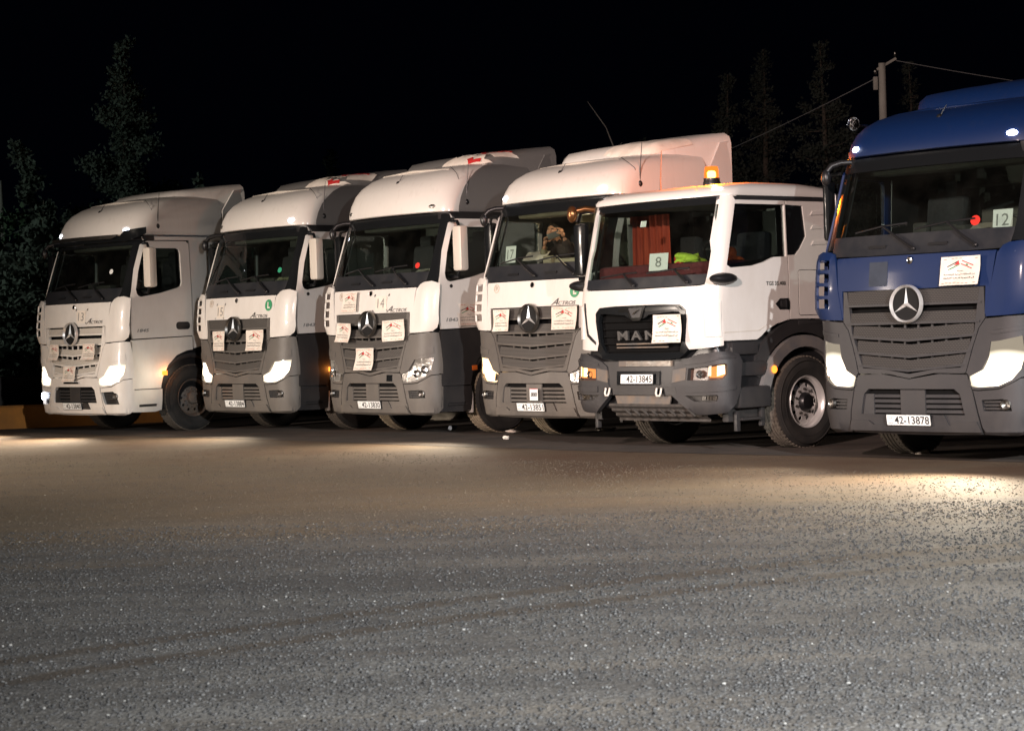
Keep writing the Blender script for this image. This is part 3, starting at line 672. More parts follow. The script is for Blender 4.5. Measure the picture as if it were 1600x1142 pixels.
    # cowl band and windscreen
    mb = MB(); mb.panel(fu, [(-1.17, 2.075), (-.6, 2.065), (0, 2.065), (.6, 2.065), (1.17, 2.075), (1.17, 2.12), (1.2, 2.27), (-1.2, 2.27), (-1.17, 2.12)], (), .12, .08, -.004, .03)
    mb.build('cowl', COWL, root); mb = MB()
    mb.panel(fu, [(-1.2, 2.93), (0, 2.93), (1.2, 2.93), (1.2, 3.07), (-1.2, 3.07)], (), .12, .08, -.004, .03); mb.build('header_band', GLOSSB, root)
    mb = MB(); mb.panel(fu, [(-1.19, 2.27), (0, 2.27), (1.19, 2.27), (1.19, 2.93), (-1.19, 2.93)], (), .1, .1, -.008, .006); mb.build('windscreen', GLASS, root)
    for px_, qx in ((.03, -.40), (.72, .36)):
        mb = MB(); a = Vector(sf.P(*sf.F(px_, 2.115), .03)); b = Vector(sf.P(*sf.F(qx, 2.36), .035))
        mb.tube([a, a.lerp(b, .45)+Vector((0, -.015, 0)), b], [.020, .015, .010], 6); mb.ell(a, (.024, .02, .02), 10, 6)
        mb.tube([sf.P(*sf.F(qx-.36, 2.305), .012), sf.P(*sf.F(qx, 2.355), .016), sf.P(*sf.F(qx+.30, 2.37), .012)], .010, 6)
        mb.build('wiper', BLACK, root)
    for hx in (-.45, .28):
        mb = MB(); mb.panel(fx, rrect(hx-.1, 2.135, hx+.12, 2.165, .012), (), .1, .1, .012, .016); mb.build('cowl_grip', BLACK, root)
    # roof
    rh = o.get('rh', 1.0); L = 2.13
    tab = [(3.085, .375, 1.165, .30, .26, .17), (3.095, .345, 1.175, .30, .27, .17), (3.15, .350, 1.178, .30, .27, .17), (3.26, .385, 1.172, .30, .28, .17), (3.38, .46, 1.155, .30, .30, .16), (3.47, .56, 1.13, .32, .33, .15), (3.55, .71, 1.08, .36, .36, .13), (3.605, .90, 1.0, .4, .4, .1), (3.64, 1.15, .88, .4, .4, .06), (3.66, 1.45, .65, .35, .35, .03)]
    rs = []; us = [i/16*3-3 for i in range(33)]
    us = [-3, -2.7, -2.4, -2.2, -2.05, -2]+[-2+i*.125 for i in range(1, 9)]+[-1+i*.2 for i in range(1, 10)]+[1+i*.125 for i in range(0, 8)]+[2, 2.05, 2.2, 2.4, 2.7, 3]
    for t in tab:
        s2 = Surf([t], L); ring = []
        for u in us:
            p = s2.P(u, t[0]); z = 3.085+(t[0]-3.085)*rh; z += .075*max(0, p[1]-.45)*min(1, (t[0]-3.085)/.5)
            ring.append((p[0], p[1], z))
        rs.append(ring)
    mb = MB(); mb.loft(rs); n0 = (len(rs)-1)*len(us)
    mb.f.append(tuple(range(n0, n0+len(us)))); mb.m.append(0)
    for i in range(len(rs)-1):   # closed at the back
        a = i*len(us); b = a+len(us)-1; mb.f.append((a, b, b+len(us), a+len(us))); mb.m.append(0)
    if o.get('roofside'):
        for i, f in enumerate(mb.f):
            ks = [k % len(us) for k in f]
            if len(f) == 4 and (max(abs(us[k]) for k in ks) > 2.0) and min(abs(us[k]) for k in ks) >= 2.0: mb.m[i] = 1
    rf = mb.build('roof', [P, o.get('roofside') or P], root, 50)
    mb = MB(); mb.tube([(-.75, .95, 3.085+.54*rh), (0, .90, 3.085+.565*rh), (.75, .95, 3.085+.54*rh)], .018, 6); mb.build('roof_bar', o.get('bar', BEIGE), rf)
    if o.get('visor'):
        mb = MB(); vf = lambda u, z, off=0.0: sf.P(u, z, off+.06+.1*(3.12-z)+.03)
        mb.panel(vf, [(-1.5, 3.05), (.78, 3.03), (.88, 3.09), (.95, 3.16), (1.75, 3.20), (1.75, 3.30-.2), (1.2, 3.0), (-1.5, 2.98)], (), .1, .06, .02, .02, 0)
        mb.panel(vf, [(-1.45, 3.055), (.72, 3.04), (.84, 3.10), (-1.4, 3.115)], (), .1, .06, .04, .02, 1)
        mb.build('sun_visor', [GLOSSB, DCHROME], root)
        mb = MB(); mb.panel(fx, rect(-.55, 2.975, .0, 3.01), (), .1, .1, .085, .01); mb.build('visor_label', DCHROME, root)
    # roof spoiler
    sp = o.get('sp', 1.0); b0 = 3.60*1.0+(rh-1)*.5
    if sp:
        rings = []; y0s = 1.0+o.get('ys', .30)
        for y, ww, tp, bs in ((1.0, .60, 3.64, 3.60), (1.04, .74, 3.70, 3.58), (1.12, .84, 3.775, 3.56), (1.28, .93, 3.85, 3.54), (1.55, 1.0, 3.885, 3.52), (1.9, 1.06, 3.92, 3.50), (2.2, 1.12, 3.955, 3.42), (2.60, 1.17, 4.0, 3.2)):
            tp = b0+(tp-3.60)*sp; bs = bs+(b0-3.6); y = y0s+(y-1.0)*(2.6-y0s)/1.6
            rings.append([(x*1.0, y+dy, z) for x, z, dy in ((-ww, bs, 0), (-ww, tp-.16, 0), (-ww+.03, tp-.07, 0), (-ww+.12, tp-.015, 0), (-ww*.45, tp+.005, -.0), (0, tp+.01, 0), (ww*.45, tp+.005, 0), (ww-.12, tp-.015, 0), (ww-.03, tp-.07, 0), (ww, tp-.16, 0), (ww, bs, 0))])
        mb = MB(); mb.loft(rings, False); SPM = o.get('spoiler', P)
        mb.f.append(tuple(range(11))); mb.m.append(0)
        spo = mb.build('roof_spoiler', SPM, root, 40)
        if o.get('film'):
            mb = MB(); rr = random.Random(len(name)+int(pos[0]*10))
            def ff(q, y, off=0.0):
                k = 0; ys = [r[5][1] for r in rings]
                while k < len(ys)-2 and y > ys[k+1]: k += 1
                t = (y-ys[k])/(ys[k+1]-ys[k]); pts = [Vector(a).lerp(Vector(b), t) for a, b in zip(rings[k][5:], rings[k+1][5:])]
                L_ = [0]
                for a, b in zip(pts, pts[1:]): L_.append(L_[-1]+(b-a).length)
                d = q*L_[4]; m = 0
                while m < 3 and d > L_[m+1]: m += 1
                p = pts[m].lerp(pts[m+1], (d-L_[m])/(L_[m+1]-L_[m])); n = Vector((pts[m+1].z-pts[m].z, 0, -(pts[m+1].x-pts[m].x))).normalized()
                n = Vector((abs(n.x), -.2, abs(n.z)))
                p = p+n*(off+.008+.004*math.sin(23*q+9*y)); return tuple(p)
            if o['film'] == 'torn':
                def rag(x0, x1, y0, y1):
                    n = 9; a = [(x0+(x1-x0)*i/n, y0+rr.uniform(-.07, .07)) for i in range(n)]; b = [(x1-(x1-x0)*i/n, y1+rr.uniform(-.10, .08)) for i in range(n)]
                    return a+b
                mb.panel(ff, rag(.10, .97, 1.22, 1.55), (), .06, .06, .004, .002, 0); mb.panel(ff, rag(.2, .97, 1.60, 2.02), (), .06, .06, .004, .002, 0)
                for st_ in ([(.40, 1.86), (.50, 1.72), (.62, 1.66), (.74, 1.70), (.72, 1.75), (.62, 1.72), (.53, 1.78), (.44, 1.90)], [(.74, 1.70), (.80, 1.82), (.76, 1.96), (.70, 1.98), (.74, 1.84), (.70, 1.76)], [(.55, 1.92), (.70, 1.88), (.86, 1.92), (.84, 1.97), (.70, 1.93), (.56, 1.97)], [(.62, 1.42), (.78, 1.36), (.90, 1.44), (.84, 1.48), (.76, 1.42), (.66, 1.48)]):
                    mb.panel(ff, st_, (), .04, .04, .012, .001, 1)
            else:
                mb.panel(ff, [(.05, 1.35), (.92, 1.30), (.97, 1.5), (.95, 2.0), (.2, 1.9)], (), .06, .06, .004, .002, 0)
            mb.build('peeling_film', [PAPER, RED], spo, 40)
        for sg in (1, -1):
            mb = MB(); fn = lambda y, z, off=0.0, sg=sg: (sg*(1.17+off-.05*max(0, (z-3.3))**2), y, z)
            mb.panel(fn, [(2.15, 1.25), (2.58, 1.25), (2.60, 3.0), (2.60, b0+.28*sp), (2.40, b0+.25*sp), (2.15, b0-.12)], (), .2, .2, 0, .03); mb.build('side_fairing', SPM, root)
    # antennas
    for i, (bx, by, bz, hh, lean) in enumerate(((1.16, .90, 3.22, .52, .03), (.0, .62, 3.085+.40*rh, .13, .05))):
        mb = MB(); mb.ell((bx, by, bz), (.035, .035, .045), 12, 8); mb.tube([(bx, by, bz), (bx+lean*.3, by+lean*.5, bz+hh*.5), (bx+lean, by+lean, bz+hh)], [.009, .006, .004], 6)
        if i == 0: mb.tube([(bx-.01, by, bz+.03), (bx-.03, by-.05, bz+.2), (bx-.10, by-.08, 3.085+.5*rh-.03), (bx-.3, by-.02, 3.085+.57*rh)], .004, 5)
        mb.build('antenna', BLACK, root)
    for sg in (1, -1):
        on = o.get('markers', (0, 0))[0 if sg < 0 else 1]
        s3 = Surf(tab, L); a = Vector(s3.P(sg*1.12, 3.15)); Mk = frame(s3, sg*1.12, 3.15+.02); mb = MB(); mb.ell((0, 0, 0), (.055, .03, .012), 16, 8); mb.v = [tuple(Mk @ Vector(p)) for p in mb.v]
        mb.build('marker_lamp', MARKON if on else DCHROME, root)
    cabin(root, o)
    chassis(root, o)
    return root

def cabin(root, o):
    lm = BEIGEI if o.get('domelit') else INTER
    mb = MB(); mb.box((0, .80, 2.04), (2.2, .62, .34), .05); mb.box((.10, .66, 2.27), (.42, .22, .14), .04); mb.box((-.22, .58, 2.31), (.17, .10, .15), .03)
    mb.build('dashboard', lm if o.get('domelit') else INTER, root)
    for sg in (1, -1):
        mb = MB(); mb.box((sg*.60, 1.30, 1.98), (.50, .50, .16), .06); mb.box((sg*.60, 1.55, 2.35), (.48, .16, .72), .07, rot=(-.12, 0, 0)); mb.box((sg*.60, 1.60, 2.76), (.26, .10, .18), .04); mb.box((sg*.6, 1.3, 1.65), (.36, .36, .5), .03)
        mb.build('seat', SEATM, root)
    mb = MB(); mb.tube([(.60+.21*math.cos(a), .93-.13*math.sin(a)*.9, 2.26+.16*math.sin(a)) for a in [2*PI*i/24 for i in range(25)]], .014, 6, cap=False); mb.tube([(.60, .93, 2.26), (.60, .75, 2.10)], .03); mb.tube([(.42, .93, 2.26), (.78, .93, 2.26)], .014)
    mb.build('steering_wheel', BLACK, root)
    mb = MB(); mb.box((0, 2.06, 2.35), (2.2, .03, 1.3), .01); mb.box((0, 1.84, 2.1), (2.1, .48, .16), .05); mb.box((0, 1.95, 2.9), (2.1, .25, .22), .03); mb.box((0, 1.4, 3.05), (2.1, 1.3, .03), .01); mb.box((0, .85, 2.96), (1.9, .3, .12), .03)
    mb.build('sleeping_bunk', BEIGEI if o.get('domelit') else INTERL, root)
def chassis(root, o):
    mb = MB()
    for sg in (1, -1): mb.box((sg*.42, 3.4, .88), (.09, 5.2, .28), .01)
    for y in (.9, 2.4, 3.3, 4.3, 5.6): mb.box((0, y, .88), (.8, .12, .2), .01)
    mb.tube([(-1.0, 1.45, .52), (1.0, 1.45, .50)], .07, 8); mb.box((0, .9, .55), (.9, .9, .35), .05); mb.box((0, 1.6, 1.1), (1.0, 1.6, .5), .06)
    mb.tube([(-.9, 5.0, .52), (.9, 5.0, .52)], .09, 8); mb.ell((0, 5.0, .55), (.25, .3, .25), 14, 8)
    for sg in (1, -1): mb.box((sg*.52, 1.45, .60), (.09, 1.5, .05), .01)
    mb.build('chassis', VOID if 0 else STEEL, root)
    mb = MB(); mb.box((0, 4.9, 1.12), (.95, .95, .06), .02); mb.build('fifth_wheel', STEEL, root)
    for sg in (1, -1):
        mb = MB(); mb.box((sg*.92, 3.15, .66), (.56, 1.35, .56), .12); mb.build('fuel_tank', DCHROME if sg > 0 else STEEL, root)
        make_wheel(root, sg*1.22, 5.0, sg, o.get('tread'), False, True)
        mb = MB(); rings = []
        for i in range(11):
            a = math.radians(5+i*17); rings.append([(sg*.62, 5.0-.64*math.cos(a), .54+.64*math.sin(a)), (sg*1.24, 5.0-.64*math.cos(a), .54+.64*math.sin(a)), (sg*1.24, 5.0-.61*math.cos(a), .54+.61*math.sin(a)), (sg*.62, 5.0-.61*math.cos(a), .54+.61*math.sin(a))])
        mb.loft(rings, True, 0, True, True); mb.build('mudguard', SHADE, root)
def beacon_mat():
    m = bpy.data.materials.new('beacon_on'); m.use_nodes = True; nt = m.node_tree
    for x in list(nt.nodes): nt.nodes.remove(x)
    o = nt.nodes.new('ShaderNodeOutputMaterial'); e = nt.nodes.new('ShaderNodeEmission'); e.inputs[0].default_value = (1, .22, .03, 1); e.inputs[1].default_value = 2.4
    t = nt.nodes.new('ShaderNodeBsdfTransparent'); t.inputs[0].default_value = (1, .5, .15, 1); mx = nt.nodes.new('ShaderNodeMixShader'); mx.inputs[0].default_value = .45
    nt.links.new(t.outputs[0], mx.inputs[1]); nt.links.new(e.outputs[0], mx.inputs[2]); nt.links.new(mx.outputs[0], o.inputs[0]); return m
def rigid_lorry(name, pos, th):
    """white flat-roofed construction lorry with an amber beacon"""
    sf = MAN; root = empty(name, (pos[0], pos[1], 0), -th)
    tag(root, 'white low-roofed lorry numbered 8 with an amber beacon on its roof and chrome wheel rims', 'truck', 'trucks parked in a row')
    fx = lambda x, z, off=0.0: sf.P(*sf.F(x, z), off)
    fu = lambda u, z, off=0.0: sf.P(u, z, off)
    P = WHITE
    mb = MB()
    wind = [(-1.1, 1.96), (1.1, 1.96), (1.1, 2.78), (-1.1, 2.78)]
    wh = [sf.S(y, z) for y, z in ((.33, 2.08), (.92, 2.14), (1.26, 2.2), (1.26, 2.73), (.36, 2.73))]
    wq = [sf.S(y, z) for y, z in ((1.36, 2.2), (1.45, 2.2), (1.62, 2.4), (1.58, 2.73), (1.36, 2.73))]
    mb.panel(fu, [(-2.9, .50), (-1, .50), (1, .50), (2.9, .50), (2.9, 2.86), (-2.9, 2.86)], [wind, wh, mir(wh), wq, mir(wq)], .2, .2, -.10, .01)
    mb.build('cab_shell', BLACK, root)
    mb = MB(); mb.box((0, 2.05, 2.1), (2.2, .03, 1.5), .01); mb.box((0, 1.15, 1.35), (2.1, 1.75, .04)); mb.build('cab_rear_wall', P, root)
    # white front panel with grille notch
    gl = [(.74, 1.165), (.70, 1.25), (.735, 1.5), (.73, 1.60), (.66, 1.66), (.40, 1.672)]
    L = [sf.F(-x, z) for x, z in gl]; R = [sf.F(x, z) for x, z in gl]
    outer = [(-1.92, 1.20)]+L+[sf.F(0, 1.674)]+R[::-1]+[(1.92, 1.20), (1.92, 1.86), (1.15, 1.875), (.98, 1.862), (0, 1.852), (-.98, 1.862), (-1.15, 1.875), (-1.92, 1.86)]
    mb = MB(); mb.panel(fu, outer, (), .1, .08, .006, .04); mb.build('front_panel', P, root)
    mb = MB()
    mb.panel(fu, [(-1.16, 1.72), (-1.08, 1.72), (-.98, 1.36), (-.84, 1.27), (-.84, 1.235), (-1.03, 1.34)], (), .1, .08, .014, .012)
    mb.build('air_slot', BLACK, root)
    for m_ in (lambda p: p, mir):
        mb = MB()
        mb.panel(fu, m_([(1.25, 1.70), (1.85, 1.70), (1.85, 1.688), (1.25, 1.688)]), (), .1, .1, .009, .01)
        mb.panel(fu, m_([(1.25, 1.30), (1.23, 1.60), (1.30, 1.68), (1.80, 1.69), (1.80, 1.30)]), (), .1, .08, .022, .02)
        mb.build('corner_moulding', P, root)
    # grille
    mb = MB()
    g = [(.735, 1.165), (.695, 1.25), (.73, 1.5), (.725, 1.60), (.655, 1.655), (.40, 1.667)]
    ou = [(-x, z) for x, z in g]+[(0, 1.669)]+g[::-1]+[(.62, 1.07), (.35, 1.05), (-.35, 1.05), (-.62, 1.07)]
    inn = [(-.60, 1.14), (-.66, 1.26), (-.68, 1.50), (-.64, 1.585), (0, 1.60), (.64, 1.585), (.68, 1.50), (.66, 1.26), (.60, 1.14), (0, 1.12)]
    mb.panel(fx, ou, [inn], .1, .08, .012, .05, 0)
    mb.panel(fx, ou, (), .12, .1, -.06, .01, 1)
    for i in range(5): mb.panel(tilt(fx, .5, 1.17+i*.085), rect(-.64, 1.15+i*.085, .64, 1.165+i*.085), (), .1, .1, -.03, .03, 1)
    for z in (1.19, 1.23): mb.panel(fx, [(-.40, z), (.42, z), (.42, z+.016), (-.40, z+.016)], (), .1, .1, -.005, .02, 2)
    mb.build('grille', [GLOSSB, VOID, STEEL], root)
    mb = MB()
    mb.panel(fx, [(-.70, 1.60), (-.20, 1.565), (-.10, 1.52), (.10, 1.52), (.20, 1.565), (.70, 1.60), (.64, 1.645), (.15, 1.655), (-.15, 1.655), (-.64, 1.645)], (), .08, .06, .026, .02, 0)
    mb.panel(fx, [(.14, 1.60), (.64, 1.615), (.60, 1.64), (.15, 1.64)], (), .08, .06, .034, .01, 1); mb.panel(fx, [(-.14, 1.60), (-.30, 1.60), (-.28, 1.635), (-.15, 1.64)], (), .08, .06, .034, .01, 1)
    mb.build('grille_bar', [GLOSSB, CHROME], root)
    mb = MB(); hexo = [(-.15, 1.655), (-.11, 1.665), (.11, 1.665), (.15, 1.655), (.09, 1.525), (.05, 1.50), (-.05, 1.50), (-.09, 1.525)]
    mb.panel(fx, hexo, [[(-.115, 1.645), (.115, 1.645), (.065, 1.535), (-.065, 1.535)]], .05, .05, .045, .015, 0)
    mb.panel(fx, [(-.12, 1.65), (.12, 1.65), (.07, 1.53), (-.07, 1.53)], (), .05, .05, .035, .01, 1)
    mb.tube([fx(-.05, 1.57, .045), fx(-.01, 1.59, .05), fx(.03, 1.615, .05), (fx(.06, 1.62, .045))], [.004, .008, .007, .003], 6, 0)
    mb.build('emblem', [CHROME, SHADE], root, 40)
    mb = MB(); M = frame(sf, -.04, 1.335); f2 = flat(M)
    for ch, cx in (('M', -.23), ('A', -.01), ('N', .22)):
        vs, fs = text_geo(ch, 1, .03); n = len(vs)
        mb.add([f2(cx+v[0]*.17, v[1]*.105, -.015) for v in vs]+[f2(cx+v[0]*.17, v[1]*.105, .012) for v in vs], [tuple(f) for f in fs]+[tuple(i+n for i in f) for f in fs])
        ed = {}
        for f in fs:
            for a, b in zip(f, f[1:]+f[:1]): ed[(a, b)] = 1
        mb.f += [(a+len(mb.v)-2*n, b+len(mb.v)-2*n, b+len(mb.v)-n, a+len(mb.v)-n) for a, b in ed if (b, a) not in ed]; mb.m += [0]*(len(mb.f)-len(mb.m))
    mb.build('lettering', mat('dull_chrome', (.075, .072, .07), .35, .5), root, 0)
    # bumper centre
    mb = MB()
    mb.panel(fx, [(-.56, .74), (-.60, .99), (-.66, 1.04), (.66, 1.04), (.60, .99), (.56, .74)], (), .1, .08, -.01, .03, 0)
    mb.panel(fx, [(-.36, .775), (.33, .775), (.33, .93), (-.36, .93)], (), .1, .08, .01, .03, 1)
    mb.panel(fx, [(-.58, .66), (.58, .66), (.56, .755), (-.56, .755)], [rect(-.55, .67, -.45, .73), rect(.29, .67, .39, .73)], .1, .08, .01, .04, 0)
    mb.build('bumper', [SHADE, GLOSSB], root)
    mb = MB(); mb.panel(fx, rect(-.33, .985, .52, 1.045), (), .1, .08, .012, .02, 0)
    for i in range(4): mb.panel(fx, rect(-.20, .99+i*.014, .50, .996+i*.014), (), .1, .08, .018, .01, 1)
    mb.build('radiator_strip', [STEEL, DCHROME], root)
    mb = MB(); mb.panel(fx, [(-.40, .53), (.42, .53), (.47, .655), (-.44, .655)], (), .1, .08, -.02, .02, 0); mb.build('skid_plate', STEEL, root)
    mb = MB(); sk = []
    for i in range(8):
        z = .56-.20*i/7; o_ = .02+.06*math.sin(i/7*PI*.5)
        sk.append([fx(x, z, -o_+.03*(i % 2)) for x in [-.55+j*1.45/20 for j in range(21)]])
    mb.loft(sk)
    for j in range(8): x = -.25+j*.14; mb.tube([fx(x, .505, .02), fx(x+.05, .43, .02)], .014, 6)
    mb.build('underrun_bar', mat('dusty_rubber', (.06, .052, .045), .9, col2=(.03, .027, .024), scale=12, bump=.3), root, 30)
    for hx in (-.50, .34):
        mb = MB(); mb.tube([fx(hx-.035, .74, .03), fx(hx-.035, .68, .05), fx(hx-.02, .655, .055), fx(hx+.02, .655, .055), fx(hx+.035, .68, .05), fx(hx+.035, .74, .03)], .011, 8); mb.build('towing_hook', PAPER, root)
    for sg in (1, -1):
        m_ = (lambda p: p) if sg > 0 else mir
        hl = [(.77, .955), (1.2, .985), (1.61, 1.005), (1.68, .99), (1.68, .88), (1.55, .83), (1.2, .825), (.76, .825)]
        fg = [(.72, .655), (1.37, .665), (1.43, .65), (1.39, .595), (1.3, .585), (.86, .59)]
        mb = MB()
        mb.panel(fu, m_([(.50, .67), (.53, .78), (.56, .98), (.66, 1.04), (.93, 1.115), (1.45, 1.135), (2.0, 1.135), (2.06, 1.10), (2.04, .72), (2.0, .56), (1.67, .46), (.89, .44), (.72, .52)]), [m_(hl), m_(fg)], .1, .08, .008, .06, 0)
        mb.panel(fu, m_([(.70, .99), (1.45, 1.05), (2.0, 1.06), (2.0, 1.08), (1.45, 1.075), (.72, 1.02)]), (), .1, .08, .016, .02, 0)
        mb.panel(fu, m_([(.74, .69), (1.5, .70), (1.95, .72), (1.95, .76), (1.5, .765), (.72, .76)]), (), .1, .08, .022, .03, 0)
        mb.panel(fu, m_([(.535, .80), (.55, .94), (.745, .965), (.735, .83)]), (), .1, .08, .014, .02, 1)
        mb.build('bumper_corner', [PLASTN, STEEL], root)
        bowl = lambda u, z, off=0.0: sf.P(u, z, off-.05)
        mb = MB(); mb.panel(bowl, m_(hl), (), .08, .06, .0, .01, 0)
        for cx, cz, rr in ((.92, .89, .045),):
            Mf = frame(sf, sg*cx, cz); n0 = len(mb.v)
            mb.lathe([(-.01, rr), (.012, rr*.98), (.006, rr*.8), (-.02, rr*.5), (-.03, .0001)], (0, 0, 0), 'Z', 20, 1); mb.v[n0:] = [tuple(Mf @ Vector((p[0], p[1], p[2]-.02))) for p in mb.v[n0:]]
        mb.panel(bowl, m_([(1.06, .87), (1.10, .975), (1.18, .98), (1.18, .87)]), (), .1, .1, .02, .01, 2)
        mb.panel(bowl, m_([(1.12 if sg > 0 else .80, .85), (1.14 if sg > 0 else .80, .965), (1.62, .99), (1.65, .93), (1.65, .88), (1.55, .85)]), (), .1, .1, .018 if sg < 0 else .012, .01, 3)
        if sg < 0: mb.panel(bowl, m_([(.98, .865), (.98, .965), (1.14, .97), (1.14, .865)]), (), .1, .1, .03, .01, 4)
        mb.panel(bowl, m_([(1.38, .865), (1.38, .98), (1.62, .988), (1.64, .89)]), (), .1, .1, .028, .01, 4)
        h = mb.build('headlight', [mat('lamp_house', (.10, .05, .035), .25), CHROME, MARKDIM, AMBMID, DRLON], root, 30)
        mb = MB(); mb.panel(fu, m_(hl), (), .1, .08, .006, .006); mb.build('lens', CLEAR, h)
        mb = MB(); mb.panel(bowl, m_(fg), (), .08, .06, .0, .01, 0)
        for q in (.95, 1.05, 1.15, 1.24, 1.31): mb.panel(bowl, m_(rect(q, .605, q+.06, .65)), (), .1, .1, .03, .02, 1)
        fl = mb.build('fog_lamp', [SHADE, CHROME], root); mb = MB(); mb.panel(fu, m_(fg), (), .1, .08, .004, .005); mb.build('lens', CLEAR, fl)
        fs = lambda y, z, off=0.0, sg=sg: sf.P(*sf.S(y, z, sg), off)
        # door
        dwin = [(.315, 2.72), (.29, 2.10), (.37, 2.05), (.72, 2.07), (.92, 2.11), (1.08, 2.165), (1.29, 2.17), (1.29, 2.755), (.34, 2.755)]
        mb = MB(); mb.panel(fs, [(.225, 1.25), (.20, 1.69), (.205, 1.86), (.25, 2.65), (.29, 2.81), (1.305, 2.81), (1.31, 1.46), (1.27, 1.455), (1.10, 1.42), (.92, 1.35), (.84, 1.29), (.76, 1.25)], [dwin], .1, .1, .006, .04)
        dr = mb.build('door', P, root)
        mb = MB(); mb.panel(fs, dwin, (), .2, .2, -.02, .006); mb.build('side_window', SGLASS, dr)
        mb = MB(); mb.panel(fs, [(1.08, 1.64), (1.16, 1.70), (1.30, 1.70), (1.30, 1.575), (1.15, 1.575)], (), .1, .1, .014, .02, 0); mb.panel(fs, rrect(1.16, 1.60, 1.28, 1.68, .02), (), .1, .1, .022, .012, 1); mb.panel(fs, rrect(1.24, 1.59, 1.27, 1.69, .01), (), .1, .1, .034, .016, 0); mb.build('handle', [BLACK, SHADE], dr)
        if sg > 0:
            mb = MB(); put_text(mb, 'TGS 33.400', fs, 1.095, 1.87, .32, .045, .010, 0, .02); mb.build('lettering', DCHROME, dr, 0)
        mb = MB(); mb.panel(fs, [(.24, 1.335), (.80, 1.345), (.92, 1.40), (.92, 1.408), (.79, 1.355), (.24, 1.345)], (), .1, .1, .009, .008); mb.build('door_crease', BEIGE, dr)
        q = [(1.325, 2.185), (1.45, 2.19), (1.53, 2.26), (1.64, 2.40), (1.60, 2.745), (1.325, 2.755)]
        mb = MB(); mb.panel(fs, [(1.325, 1.465), (1.6, 1.465), (2.02, 1.455), (2.05, 2.22), (2.03, 2.81), (1.325, 2.81)], [q], .12, .1, .004, .04)
        for zz in (2.30, 2.48, 2.64): mb.panel(fs, [(1.72, zz), (1.98, zz+.01), (1.98, zz+.06), (1.76, zz+.045)], (), .12, .1, .014, .02)
        mb.build('side_panel', P, root)
        mb = MB(); mb.panel(fs, q, (), .2, .2, -.01, .006); mb.build('quarter_window', GLOSSB, root)
        mb = MB(); mb.panel(fs, rrect(1.475, 1.50, 2.0, 2.02, .035), [rrect(1.481, 1.506, 1.994, 2.014, .03)], .12, .1, .006, .004, 0); mb.panel(fs, rrect(1.483, 1.508, 1.992, 2.012, .03), (), .12, .1, .010, .008, 1); mb.build('storage_flap', [SHADE, P], root)
        # pillar
        mb = MB(); mb.panel(fu, m_([(1.14, 1.872), (1.93, 1.872), (1.92, 2.3), (1.90, 2.86), (1.14, 2.86), (1.13, 2.4)]), (), .1, .1, .006, .04); mb.build('windscreen_pillar', P, root)
        mb = MB(); mb.panel(fs, [(.36, 2.80), (2.03, 2.80), (2.03, 2.84), (.34, 2.84)], (), .15, .1, .012, .03); mb.build('rain_gutter', SHADE, root)
        # mudguards
        def arc(r0, r1, x0, x1, a0, a1, mt, nm, n=18):
            mb = MB(); rg = []
            for i in range(n+1):
                a = math.radians(a0+(a1-a0)*i/n); rg.append([(sg*x0, 1.50-r1*math.cos(a), .53+r1*math.sin(a)), (sg*x1, 1.50-r1*math.cos(a), .53+r1*math.sin(a)), (sg*x1, 1.50-r0*math.cos(a), .53+r0*math.sin(a)), (sg*x0, 1.50-r0*math.cos(a), .53+r0*math.sin(a))])
            mb.loft(rg, True, 0, True, True); mb.build(nm, mt, root, 30)
        arc(.78, .93, .9, 1.135, 22, 116, SHADE, 'arch_liner'); arc(.62, .75, .88, 1.175, 8, 172, mat('grey_mudguard', (.13, .13, .135), .5, col2=(.20, .18, .16), scale=5), 'mudguard')
        mb = MB(); mb.box((sg*1.08, 1.75, 1.42), (.12, .62, .05), .01); mb.build('arch_trim', SHADE, root)
        mb = MB(); mb.box((sg*1.06, .56, 1.16), (.14, .42, .14), .02); mb.box((sg*1.09, .62, .93), (.16, .50, .16), .03); mb.box((sg*1.12, .62, .62), (.18, .52, .24), .04); mb.box((sg*1.02, .62, .8), (.1, .6, .9), .02); mb.box((sg*1.10, .60, .38), (.16, .34, .03), .01)
        mb.build('entry_step', SHADE, root)
        for yy, zz in ((.40, .36), (.80, .40)): mb = MB(); mb.box((sg*1.12, yy, zz), (.05, .06, .22), .01); mb.build('step_bracket', SHADE, root)
        mb = MB(); mb.ell((sg*1.19, .955, .91), (.018, .045, .045), 14, 8); mb.build('side_marker', AMBON if sg > 0 else AMBDIM, root)
        mb = MB(); mb.ell((sg*1.14, .23, 1.93), (.10, .20, .065), 18, 10); mb.build('mirror_bracket', BLACK, root)
        make_wheel(root, sg*1.19, 1.50, sg, TREADD, True)
    mb = MB(); mb.box((-1.28, .36, 2.36), (.15, .13, .62), .04); mh = mb.build('mirror', GLOSSB, root); mb = MB(); mb.tube([(-1.05, .35, 2.80), (-1.2, .30, 2.80), (-1.3, .34, 2.70)], .025); mb.build('mirror_arm', GLOSSB, mh); mb = MB(); mb.tube([(-1.08, .33, 1.98), (-1.3, .34, 2.02)], .025); mb.build('mirror_arm', GLOSSB, mh)
    mb = MB(); mb.tube([(-1.02, .36, 2.82), (-1.12, .30, 2.84), (-1.20, .24, 2.82)], .035); mb.ell((-1.25, .2, 2.78), (.07, .06, .10), 14, 8); mb.build('kerb_mirror', mat('amber_tinted_chrome', (.22, .10, .04), .25, .8), root, 50)
